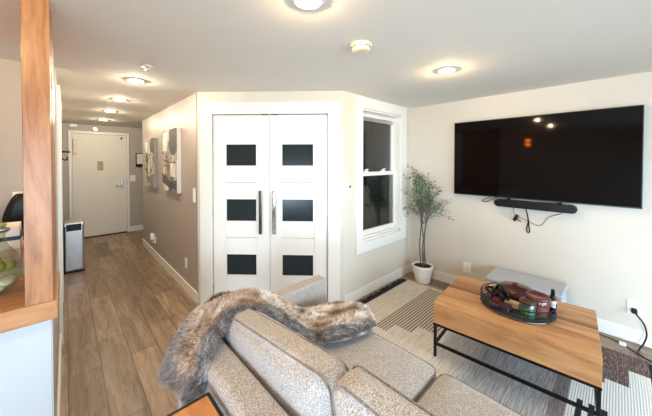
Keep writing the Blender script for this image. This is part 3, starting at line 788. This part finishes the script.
# ottoman against the wall
ot = thing('storage_ottoman', 'pale grey storage ottoman against the wall behind the table', 'ottoman', (3.19, .58, 0))
b = nbm(); box(b, (3.025, .305, .01), (3.365, .855, .315), .008, 2); obj('body', b, M['ottoman_daylit'], ot)
b = nbm(); box(b, (3.015, .295, .318), (3.372, .865, .362), .014, 3); obj('lid', b, M['ottoman'], ot)
for x in (3.06, 3.33):
    for y in (.34, .82):
        b = nbm(); tube(b, [(x, y, 0), (x, y, .012)], .015, 10); obj('foot', b, M['black'], ot)

# power cord at the right outlet and the thin cord on the floor
pc = thing('power_cable', 'black power cord plugged in at lower right outlet', 'power cord', (XT-.03, -.1, .26))
b = nbm(); box(b, (XT-.045, -.118, .245), (XT-.012, -.085, .285), .006); obj('plug', b, M['black'], pc)
pts, b = cable('', '', [(XT-.04, -.102, .262), (XT-.07, -.115, .25), (XT-.08, -.15, .20), (XT-.075, -.165, .12), (XT-.09, -.15, .05), (XT-.13, -.125, .008), (XT-.2, -.12, .008), (3.16, -.15, .017), (3.1, -.22, .018)], .0055); obj('cord', b, M['black'], pc)
fc = thing('floor_cable', 'thin black cord with white tag on floor by the baseboard', 'cord', (3.28, 0, .005))
_, b = cable('', '', [(3.36, .34, .006), (3.34, .15, .006), (3.33, .02, .006), (3.29, -.05, .006), (3.21, -.115, .007), (3.16, -.145, .016)], .004); obj('cord', b, M['black'], fc)
b = nbm(); box(b, (3.275, -.06, .0), (3.325, -.02, .012), .003); obj('paper_tag', b, M['paper'], fc)

# ------------------------------------------------------------------ potted tree
PX, PY = 3.235, 1.61
pt = thing('potted_tree', 'slender green tree in a white pot in the room corner', 'plant', (PX, PY, 0))
b = nbm(); lathe(b, [(0, 0), (.086, 0), (.09, .006), (.116, .17), (.121, .185), (.121, .205), (.113, .207), (.109, .19), (.108, .175)], (PX, PY, 0), 40); obj('pot', b, M['pot'], pt)
b = nbm(); lathe(b, [(0, .192), (.05, .190), (.1095, .184), (.108, .16)], (PX, PY, 0), 36); obj('soil', b, M['soil'], pt)
tips = []
stems = [[(0, .02, .18), (-.01, .035, .45), (-.005, .02, .75), (-.04, .05, 1.0), (-.06, .07, 1.25)],
         [(.02, 0, .18), (.015, .01, .40), (.03, -.02, .70), (.04, -.06, .95), (.05, -.06, 1.2)],
         [(-.02, -.015, .18), (.0, -.02, .45), (-.015, .0, .65), (.01, .02, .95), (-.0, .01, 1.30)],
         [(.03, -.02, .18), (.02, -.01, .5), (.05, -.03, .75), (.07, -.12, .92)]]
tb = nbm()
twigs = nbm()
def smooth_pts(pts, sub=5):
    return cable('', '', pts, .001, sub=sub)[0]
rgt = Vector((.7384, -.6744, 0)); fwd = Vector((.6744, .7384, 0))
for st in stems:
    P = [Vector((PX, PY, 0))+Vector(p) for p in st]; sm_ = smooth_pts(P); tube(tb, sm_, .0085, 7, r_end=.004)
    tips.append((P, sm_))
leaves = nbm(); tone = leaves.verts.layers.float.new('tone')
def leaf(p, d, l, w_):
    d = d.normalized(); u, v = frame_of(d); a = random.uniform(0, 6.28); s = u*math.cos(a)+v*math.sin(a); nn = d.cross(s)
    tn = random.random()
    q = [p, p+d*l*.4+s*w_*.5+nn*l*.05, p+d*l, p+d*l*.4-s*w_*.5+nn*l*.05, p+d*l*.45-nn*l*.05]
    vv = [leaves.verts.new(x) for x in q]
    for k in vv: k[tone] = tn
    for f in ((0, 1, 4), (1, 2, 4), (2, 3, 4), (3, 0, 4)):
        ff = leaves.faces.new([vv[k] for k in f]); ff.smooth = True
def inroom(p): return p.x < XT-.03 and p.y < YW-.03
rng = random.Random(3)
# branch targets in (right, forward, height) about the pot; the crown leans left at the top as in the photo
for k in range(64):
    P, sm_ = tips[k % len(tips)]
    i0 = int(len(sm_)*rng.uniform(.5, .98)); p0 = sm_[min(i0, len(sm_)-1)]
    z = rng.uniform(.80, 1.38)
    if z > 1.2: cr, wd = -.07, .09
    elif z > 1.0: cr, wd = -.02, .17
    else: cr, wd = .02, .19
    r = cr+rng.uniform(-1, 1)*wd; f = rng.uniform(-.16, .10)
    tgt = Vector((PX, PY, z))+rgt*r+fwd*f
    if not inroom(tgt): tgt.x = min(tgt.x, XT-.04); tgt.y = min(tgt.y, YW-.045)
    if tgt.z < p0.z-.1: p0 = sm_[int(len(sm_)*.55)]
    mid = (p0+tgt)/2+Vector((rng.uniform(-.03, .03), rng.uniform(-.03, .03), rng.uniform(0, .05)))
    br = smooth_pts([p0, mid, tgt], 4)
    tube(twigs, br, .0028, 5, r_end=.0012)
    d0 = (tgt-mid).normalized()
    for m in range(13):
        t_ = rng.uniform(.35, 1.0); base = br[min(len(br)-1, int(t_*(len(br)-1)))]
        dd = d0*.5+Vector((rng.uniform(-1, 1), rng.uniform(-1, 1), rng.uniform(-.6, .8)))
        p_ = base+dd*.018
        if inroom(p_+dd.normalized()*.04): leaf(p_, dd, rng.uniform(.024, .042), rng.uniform(.012, .02))
# a few far sprigs
for r, f, z in ((-.22, -.02, 1.36-.08), (-.27, -.03, 1.12), (-.24, -.05, .90), (.26, -.1, 1.02), (.30, -.12, 1.0), (.24, -.1, .88), (.26, -.14, .80), (-.17, -.02, 1.40), (-.14, .0, 1.33), (.1, -.05, 1.22), (-.2, -.04, .82), (.16, -.08, 1.12)):
    tgt = Vector((PX, PY, z))+rgt*r+fwd*f
    tgt.x = min(tgt.x, XT-.05); tgt.y = min(tgt.y, YW-.05)
    p0 = Vector((PX, PY, max(.85, z-.22)))+rgt*(r*.15)
    br = smooth_pts([p0, (p0+tgt)/2+Vector((0, 0, .03)), tgt], 4); tube(twigs, br, .0028, 5, r_end=.0012)
    for m in range(13):
        base = br[rng.randint(len(br)//3, len(br)-1)]; dd = (tgt-p0).normalized()*.6+Vector((rng.uniform(-1, 1), rng.uniform(-1, 1), rng.uniform(-.6, .8)))
        if inroom(base+dd.normalized()*.06): leaf(base+dd*.014, dd, rng.uniform(.024, .04), rng.uniform(.012, .019))
obj('trunk', tb, M['bark'], pt); obj('twigs', twigs, M['bark'], pt)
o = obj('foliage', leaves, M['leaf'], pt); o['kind'] = 'stuff'

# ------------------------------------------------------------------ sofa
def soft_box(size, cuts=14, r=.05, puff=(0, 0, 0), wr=.004, seed=0, ridge=0):
    """rounded, padded cushion centred on the origin"""
    bm = nbm(); bmesh.ops.create_cube(bm, size=2)
    bmesh.ops.subdivide_edges(bm, edges=bm.edges[:], cuts=cuts, use_grid_fill=True)
    hx, hy, hz = [s/2 for s in size]; h = (hx, hy, hz)
    for v in bm.verts:
        n = v.co.copy()
        p = Vector((n.x*hx, n.y*hy, n.z*hz))
        inner = Vector([max(-(h[i]-r), min(h[i]-r, p[i])) for i in range(3)])
        d = p-inner
        if d.length > 1e-9: p = inner+d.normalized()*r
        for i in range(3):
            if puff[i]:
                j, k = (i+1) % 3, (i+2) % 3
                w_ = max(0, 1-n[j]**4)*max(0, 1-n[k]**4)
                p[i] += puff[i]*w_*n[i]**3
        q = Vector((p.x*7, p.y*7, p.z*7+seed*3.1))
        p += Vector((noise.noise(q), noise.noise(q+Vector((9, 0, 0))), noise.noise(q+Vector((0, 9, 0)))))*wr
        if ridge:
            # gathered creases running away from the seams
            p.x += ridge*math.sin(p.y*42+3*noise.noise(Vector((p.y*3, p.z*5, seed))))*max(0, (n.z-.1))*abs(n.x)**2
        v.co = p
    for f in bm.faces: f.smooth = True
    return bm
def loop_rect(a0, a1, b0, b1, r, fix, axis, n=6):
    """rounded-rectangle loop in the two axes other than AXIS at offset FIX"""
    out = []
    for (ca, cb, s) in ((a1-r, b1-r, 0), (a0+r, b1-r, 1), (a0+r, b0+r, 2), (a1-r, b0+r, 3)):
        for k in range(n+1):
            t_ = (s+k/n)*math.pi/2; out.append((ca+r*math.cos(t_), cb+r*math.sin(t_)))
    res = []
    # densify the straight runs
    m = len(out)
    for i in range(m):
        p, q = out[i], out[(i+1) % m]; d = math.hypot(q[0]-p[0], q[1]-p[1]); c = max(1, int(d/.04))
        for k in range(c): res.append((p[0]+(q[0]-p[0])*k/c, p[1]+(q[1]-p[1])*k/c))
    if axis == 'x': return [Vector((fix, a, b_)) for a, b_ in res]
    return [Vector((a, b_, fix)) for a, b_ in res]
sf = thing('sofa', 'oatmeal tweed two seat sofa with loose cushions facing the television', 'sofa', (.9, .59, .0105))
SF = M['sofa']
b = nbm(); box(b, (.46, -.30, .10), (1.345, 1.50, .27), .02, 3); obj('seat_base', b, SF, sf)
b = nbm(); box(b, (.415, -.36, .09), (.55, 1.535, .635), .028, 4); obj('back_frame', b, SF, sf)
for y0, y1 in ((1.43, 1.53), (-.355, -.255)):
    b = nbm(); box(b, (.53, y0, .09), (1.415, y1, .620), .018, 4); obj('arm', b, SF, sf)
for i, (y0, y1) in enumerate(((.592, 1.425), (-.25, .586))):
    c = Vector(((.60+1.385)/2, (y0+y1)/2, .358)); sz = (1.385-.60, y1-y0-.004, .175)
    b = soft_box(sz, 12, .045, (0, 0, .012), .0025, i); bmesh.ops.translate(b, verts=b.verts[:], vec=c)
    s = obj('seat_cushion', b, SF, sf)
    b = nbm()
    for z in (-.062, .066): tube(b, [c+p for p in loop_rect(-sz[0]/2+.003, sz[0]/2-.001, -sz[1]/2+.003, sz[1]/2-.003,   .05, z, 'z')], .0028, 6, closed=True)
    obj('seam', b, M['piping'], s)
def back_cushion(y0, y1, seed, lean, twist, top, drop):
    sz = (.138, y1-y0, .38)
    b = soft_box(sz, 22, .045, (.026, .010, .010), .004, seed, .0022)
    mt = Matrix.Translation((.662, (y0+y1)/2, top-.19)) @ Matrix.Rotation(twist, 4, 'Z') @ Matrix.Rotation(lean, 4, 'Y')
    def place(p):
        # the pad sags towards its far end
        k = (p.y/sz[1]+.5)*max(0, p.z/sz[2]+.5)
        return mt @ (p+Vector((-.03*k*drop*4, 0, -drop*k)))
    for v in b.verts: v.co = place(v.co.copy())
    s = obj('back_cushion', b, SF, sf)
    for x in (-.046, .046):
        b = nbm()
        tube(b, [place(p+Vector((0, 0, .004*noise.noise(p*6)))) for p in loop_rect(-sz[1]/2-.001, sz[1]/2+.001, -sz[2]/2-.0, sz[2]/2+.003, .05, x, 'x')], .003, 6, closed=True)
        obj('seam', b, M['piping'], s)
back_cushion(.592, 1.40, 1, R(-8), 0, .805, .10)
back_cushion(-.235, .572, 2, R(-8), R(1.0), .828, .0)
for x in (.49, 1.28):
    for y in (-.27, 1.46):
        b = nbm(); tube(b, [(x, y, .0105), (x, y, .10)], .02, 10, r_end=.026); obj('foot', b, M['black'], sf)

# side table behind the sofa
st_ = thing('side_table', 'small oak side table with black metal edge behind the sofa', 'side table', (.2, .8, 0))
b = nbm(); box(b, (.012, .562, .582), (.383, 1.028, .600), .002); obj('tabletop', b, M['side_wood'], st_)
b = nbm(); q = .012
for lo, hi in (((0, .55, .572), (.012, 1.04, .600)), ((.383, .55, .572), (.395, 1.04, .600)), ((.012, .55, .572), (.383, .562, .600)), ((.012, 1.028, .572), (.383, 1.04, .600))): box(b, lo, hi, .001)
obj('edge_frame', b, M['black_metal'], st_)
for x in (0, .375):
    for y in (.55, 1.02):
        b = nbm(); box(b, (x, y, 0), (x+.02, y+.02, .572), .001); obj('leg', b, M['black_metal'], st_)

# ------------------------------------------------------------------ fur throw
ROWS = [((.335, 1.47, .44), (.385, 1.13, .505)), ((.36, 1.44, .54), (.40, 1.115, .575)), ((.385, 1.43, .60), (.415, 1.12, .635)), ((.455, 1.44, .680), (.450, 1.16, .665)),
        ((.53, 1.48, .70), (.53, 1.23, .685)), ((.63, 1.50, .715), (.60, 1.265, .715)), ((.78, 1.50, .68), (.685, 1.25, .715)), ((.93, 1.48, .625), (.80, 1.19, .65)),
        ((1.06, 1.45, .54), (.88, 1.14, .57)), ((1.13, 1.38, .495), (.975, 1.11, .500)), ((1.29, 1.29, .515), (1.055, 1.035, .50)), ((1.385, 1.18, .535), (1.19, .985, .50)), ((1.425, 1.11, .51), (1.33, .975, .49)), ((1.432, 1.08, .47), (1.37, 1.0, .465))]
def cr(p0, p1, p2, p3, t): return .5*((2*p1)+(p2-p0)*t+(2*p0-5*p1+4*p2-p3)*t*t+(3*p1-p0-3*p2+p3)*t**3)
NS, NT_ = 120, 34
grid = []
nr = len(ROWS)
for i in range(NS+1):
    u = i/NS*(nr-1); k = min(int(u), nr-2); f = u-k
    def g(side, kk): return Vector(ROWS[max(0, min(nr-1, kk))][side])
    Lp = cr(g(0, k-1), g(0, k), g(0, k+1), g(0, k+2), f); Rp = cr(g(1, k-1), g(1, k), g(1, k+1), g(1, k+2), f)
    row = []
    for j in range(NT_+1):
        t = j/NT_; p = Lp.lerp(Rp, t)
        e = 1-(2*t-1)**2; s = i/NS
        # folds run along the length of the throw
        fold = .022*math.sin(t*9+2.2*noise.noise(Vector((s*4, 0, 0)))*2)*e**.5 + .02*noise.noise(Vector((s*9, t*4, 2)))
        lift = .02*e
        if s < .2: p += Vector((-1, 0, .1))*(fold*.6+lift*.3)
        else: p += Vector((0, 0, 1))*(fold+lift)
        row.append(p)
    grid.append(row)
def gnorm(i, j):
    a = grid[min(i+1, NS)][j]-grid[max(i-1, 0)][j]; b_ = grid[i][min(j+1, NT_)]-grid[i][max(j-1, 0)]
    n = a.cross(b_); n.normalize()
    if n.z < 0 and abs(n.z) > .3 or (abs(n.z) <= .3 and n.x > 0): n = -n
    return n, a.normalized(), b_.normalized()
BR, GR, LT, DK, CRM = Vector((128, 98, 76)), Vector((122, 115, 113)), Vector((236, 230, 224)), Vector((50, 50, 58)), Vector((208, 194, 180))
TAN = Vector((172, 146, 122))
def furcol(s, t, rnd):
    n1 = noise.noise(Vector((s*9, t*11, 5))); n2 = noise.noise(Vector((s*40, t*22, 1)))
    if s < .5:
        c = TAN.lerp(CRM, max(0, n1)*1.6) if n1 > 0 else TAN.lerp(BR, min(1, -n1*1.6))
        if n2 > .15: c = c.lerp(CRM, .5)
        if t < .2: c = c.lerp(GR, min(1, (.2-t)/.1))
        if s < .10: c = c.lerp(GR, .7)
    else:
        n3 = noise.noise(Vector((s*17, t*7, 8)))
        c = CRM.lerp(LT, min(1, max(0, n3)*2.2)) if n3 > -.05 else CRM.lerp(BR, min(1, (-n3-.05)*2.6))
        if n2 < -.2: c = c.lerp(GR, .5)
        if s > .9: c = c.lerp(LT, (s-.9)/.1*.5)
    if t > .76:
        band = Vector((66, 65, 72)).lerp(Vector((196, 190, 184)), max(0, min(1, .30+.9*noise.noise(Vector((s*34, t*70, 4))))))
        c = c.lerp(band, min(.85, (t-.76)/.08))
    return c*(.94+.28*rnd)
def vcol(c):
    c = lin([max(0, min(255, x)) for x in c]); return c
ft = thing('fur_throw', 'brown and grey fur throw draped over the sofa back and seat', 'blanket', (.9, 1.25, .45))
bm = nbm(); cl = bm.loops.layers.float_color.new('fur')
top = [[bm.verts.new(grid[i][j]+gnorm(i, j)[0]*.006) for j in range(NT_+1)] for i in range(NS+1)]
bot = [[bm.verts.new(grid[i][j]-gnorm(i, j)[0]*.014) for j in range(NT_+1)] for i in range(NS+1)]
def addf(vv, s, t):
    f = bm.faces.new(vv); f.smooth = True
    for lp in f.loops: lp[cl] = vcol(furcol(s, t, .35))
for i in range(NS):
    for j in range(NT_):
        s, t = (i+.5)/NS, (j+.5)/NT_
        addf((top[i][j], top[i+1][j], top[i+1][j+1], top[i][j+1]), s, t); addf((bot[i][j+1], bot[i+1][j+1], bot[i+1][j], bot[i][j]), s, t)
for i in range(NS):
    addf((bot[i][0], bot[i+1][0], top[i+1][0], top[i][0]), i/NS, 0); addf((top[i][NT_], top[i+1][NT_], bot[i+1][NT_], bot[i][NT_]), i/NS, 1)
for j in range(NT_):
    addf((top[0][j], top[0][j+1], bot[0][j+1], bot[0][j]), 0, j/NT_); addf((bot[NS][j], bot[NS][j+1], top[NS][j+1], top[NS][j]), 1, j/NT_)
obj('blanket', bm, M['fur'], ft)
bm = nbm(); cl = bm.loops.layers.float_color.new('fur'); rg = random.Random(11)
def strand(p, d, ln, c0, c1, w_):
    side = d.cross(Vector((rg.uniform(-1, 1), rg.uniform(-1, 1), rg.uniform(-1, 1))))
    if side.length < 1e-4: return
    side.normalize(); side *= w_
    m = p+d*ln*.55; e = p+d*ln+Vector((rg.uniform(-.3, .3), rg.uniform(-.3, .3), -.35))*ln*.4
    a, b_, c, d_, e_ = [bm.verts.new(x) for x in (p-side, p+side, m+side*.7, m-side*.7, e)]
    f1 = bm.faces.new((a, b_, c, d_)); f2 = bm.faces.new((d_, c, e_))
    for lp in f1.loops: lp[cl] = c0
    for lp in f2.loops: lp[cl] = c1 if lp.vert is e_ else c0
for k in range(26000):
    fi = rg.random()*NS
    if rg.random() < .2: t = rg.choice((rg.uniform(0, .04), rg.uniform(.95, 1)))
    else: t = rg.random()
    if rg.random() < .05: fi = rg.choice((rg.uniform(0, 1.5), rg.uniform(NS-1.5, NS)))
    i = int(min(fi, NS-1)); j = int(min(t*NT_, NT_-1)); f, h_ = fi-i, t*NT_-j
    p = (grid[i][j]*(1-f)+grid[i+1][j]*f)*(1-h_)+(grid[i][j+1]*(1-f)+grid[i+1][j+1]*f)*h_
    n, a, b_ = gnorm(i, j)
    flow = b_*(t-.5)*1.1+a*(.5 if fi > NS*.3 else -.5)+Vector((rg.uniform(-.5, .5), rg.uniform(-.5, .5), rg.uniform(-.4, .3)))
    d = (n*.75+flow*.8).normalized()
    c = furcol(fi/NS, t, rg.random()); tip = c.lerp(LT, rg.uniform(.2, .8) if rg.random() < .4 else .0)
    strand(p+n*.004, d, rg.uniform(.014, .032), vcol(c), vcol(tip), .0016)
o = obj('fur_pile', bm, M['fur'], ft); o['kind'] = 'stuff'

# ------------------------------------------------------------------ kitchen side behind the half wall
kc = thing('kitchen_counter', 'pale stone counter seen past the wooden post at left', 'counter', (-.8, 2.38, 0))
b = nbm(); box(b, (-1.8, 2.27, .1), (-.18, 2.50, .88)); obj('cabinet', b, M['trim'], kc)
b = nbm(); box(b, (-1.82, 2.25, .88), (-.175, 2.52, .915), .005); obj('worktop', b, M['counter'], kc)
b = nbm(); box(b, (-1.78, 2.3, 0), (-.2, 2.48, .1)); obj('plinth', b, M['black'], kc)
def sheaf(name, label, cat, x0, x1, y0, y1, z0, z1, mat, rot=0):
    b = nbm(); box(b, (x0, y0, z0), (x1, y1, z1), .002)
    c = Vector(((x0+x1)/2, (y0+y1)/2, 0)); bmesh.ops.rotate(b, verts=b.verts[:], cent=c, matrix=Matrix.Rotation(rot, 3, 'Z'))
    tag(obj(name, b, mat), label, cat)
sheaf('paper_ream', 'thick pinkish paper ream at the bottom of counter pile', 'papers', -.44, -.19, 2.27, 2.49, .9155, .985, M['paper_pink'])
sheaf('paper_pad', 'white paper pad under the dark blue binder in counter pile', 'papers', -.45, -.195, 2.265, 2.48, .9855, 1.035, M['paper'], .03)
sheaf('ring_binder', 'dark blue binder in the middle of the counter pile', 'binder', -.44, -.19, 2.27, 2.49, 1.0355, 1.055, M['binder'], -.03)
sheaf('paper_bundle', 'white paper bundle lying on the dark blue binder', 'papers', -.45, -.20, 2.27, 2.49, 1.0555, 1.105, M['paper'], .05)
b = nbm(); lathe(b, [(0, 1.1055), (.02, 1.106), (.026, 1.115), (.018, 1.124), (0, 1.126)], (-.275, 2.36, 0), 16)
tag(obj('small_lime', b, M['green_fruit']), 'small yellow green object on top of the paper pile', 'ornament')
ch = thing('bar_chair', 'black high back chair behind the paper pile at far left', 'chair', (-.23, 2.68, 0))
b = soft_box((.23, .05, .30), 8, .024, (0, .01, 0), .001); bmesh.ops.translate(b, verts=b.verts[:], vec=(-.20, 2.76, 1.105))
for v in b.verts:
    k = max(0, (v.co.z-1.08)/.175); v.co.x = -.20+(v.co.x+.20)*(1-.5*k**1.6)
obj('backrest', b, M['black'], ch)
b = soft_box((.26, .28, .07), 6, .03, (0, 0, .01), .001); bmesh.ops.translate(b, verts=b.verts[:], vec=(-.22, 2.68, .70)); obj('seat', b, M['black'], ch)
b = nbm(); box(b, (-.24, 2.78, .68), (-.20, 2.80, 1.05), .003); obj('back_bracket', b, M['black'], ch)
for x in (-.34, -.115):
    for y in (2.56, 2.80):
        b = nbm(); tube(b, [(x, y, 0), (-.22+(x+.22)*.6, 2.68+(y-2.68)*.7, .68)], .012, 8); obj('leg', b, M['black_metal'], ch)
# glass jar on the ledge
JX, JY, JZ = -.295, 1.965, .8605
jr = thing('glass_jar', 'large greenish glass jar on the ledge left of the post', 'jar', (JX, JY, JZ))
b = nbm(); lathe(b, [(0, .004), (.08, .002), (.115, .025), (.135, .075), (.135, .125), (.118, .175), (.092, .21), (.082, .235), (.08, .265), (.09, .285), (.094, .29), (.088, .290)], (JX, JY, JZ), 40); obj('glass_body', b, M['jar_glass'], jr)
b = nbm(); tube(b, [(JX+.091*math.cos(k*math.tau/40), JY+.091*math.sin(k*math.tau/40), JZ+.289) for k in range(40)], .006, 6, closed=True); obj('rim', b, plain('thick green glass rim', (96, 108, 104), .15, var=.1), jr)
fruit = None
for k, (dx, dy, dz, r_) in enumerate(((.05, -.03, .125, .034), (.085, .02, .115, .028), (.03, .05, .13, .033))):
    b = nbm(); bmesh.ops.create_icosphere(b, subdivisions=3, radius=r_, matrix=Matrix.Translation((JX+dx, JY+dy, JZ+dz)))
    for v in b.verts: v.co.z += .004*noise.noise(v.co*30)
    o = obj('green_ball', b, M['green_fruit'], smooth=True)
    tag(o, ('yellow green ball nearest the front inside the glass jar', 'smallest yellow green ball by the jar right side', 'yellow green ball at the back inside the glass jar')[k], 'ornament', 'green balls in the glass jar')
for k, (dx, dy, dz, rr_) in enumerate(((.03, -.06, .03, .3), (.08, -.0, .045, 1.2), (.02, .03, .07, 2.2))):
    b = nbm(); bmesh.ops.create_icosphere(b, subdivisions=3, radius=1, matrix=Matrix.Translation((JX+dx, JY+dy, JZ+dz)) @ Matrix.Rotation(rr_, 4, 'Z') @ Matrix.Rotation(.25, 4, 'X') @ Matrix.Diagonal((.052, .03, .016, 1)))
    for v in b.verts: v.co += Vector((0, 0, .006*noise.noise(v.co*45)))
    o = obj('white_shell', b, M['shell'], smooth=True)
    tag(o, ('white shell at the bottom front of the glass jar', 'white shell leaning by the right side inside the jar', 'uppermost white shell under the green balls in jar')[k], 'shell', 'white shells in the glass jar')

# pendant lamp behind the camera, seen as the orange glow in the television
pdn = thing('pendant_lamp', 'amber two globe pendant lamp mirrored in the television screen', 'lamp', (-1.5, 1.47, H))
b = nbm(); tube(b, [(-1.5, 1.47, H), (-1.5, 1.47, 2.03)], .006, 8); obj('stem', b, M['black_metal'], pdn)
for z in (1.975, 1.875):
    b = nbm(); bmesh.ops.create_icosphere(b, subdivisions=3, radius=.045, matrix=Matrix.Translation((-1.5, 1.47, z)) @ Matrix.Diagonal((1.15, 1.15, .8, 1))); obj('globe', b, M['amber'], pdn, smooth=True)

# ------------------------------------------------------------------ daylight, world, camera
L = bpy.data.lights.new('daylight', 'AREA'); L.shape = 'RECTANGLE'; L.size = ox1-ox0-.1; L.size_y = oz1-oz0-.1
L.energy = 138; L.color = (.64, .82, 1.0); L.spread = R(120)
o = bpy.data.objects.new('daylight_source', L); col.objects.link(o)
o.location = ((ox0+ox1)/2, YS-.14, (oz0+oz1)/2); o.rotation_euler = (R(90-24), 0, 0)
L = bpy.data.lights.new('daylight', 'AREA'); L.shape = 'RECTANGLE'; L.size = wy1-wy0-.1; L.size_y = wz1_-wz0_-.1
L.energy = 160; L.color = (.64, .82, 1.0); L.spread = R(120)  # daylight for the added west window, brightens the television wall
o = bpy.data.objects.new('daylight_source', L); col.objects.link(o)
o.location = (XWEST-.16, (wy0+wy1)/2, (wz0_+wz1_)/2); o.rotation_euler = (R(90-14), 0, R(-90))
wd = bpy.data.worlds.new('sky'); scene.world = wd; wd.use_nodes = True
bg = wd.node_tree.nodes['Background']; sky = wd.node_tree.nodes.new('ShaderNodeTexSky')
try: sky.sky_type = 'NISHITA'; sky.sun_disc = False; sky.sun_elevation = R(35)
except Exception: pass
wd.node_tree.links.new(sky.outputs[0], bg.inputs[0]); bg.inputs[1].default_value = .08

cam = bpy.data.cameras.new('camera'); co = bpy.data.objects.new('camera', cam); col.objects.link(co)
co.location = (0, 0, EYE); co.rotation_euler = (R(90-.8919), 0, R(-42.4062))
cam.sensor_fit = 'HORIZONTAL'; cam.sensor_width = 36; cam.lens = 275.3636/652*36
cam.shift_x = (326-316.8369)/652; cam.shift_y = -(208-165.7293)/652; cam.clip_start = .02
scene.camera = co
scene.view_settings.view_transform = 'Standard'; scene.view_settings.look = 'None'; scene.view_settings.gamma = 1
scene.view_settings.use_curve_mapping = False; scene.view_settings.exposure = 0.22
for o in scene.objects:
    if '_base' in o: del o['_base']
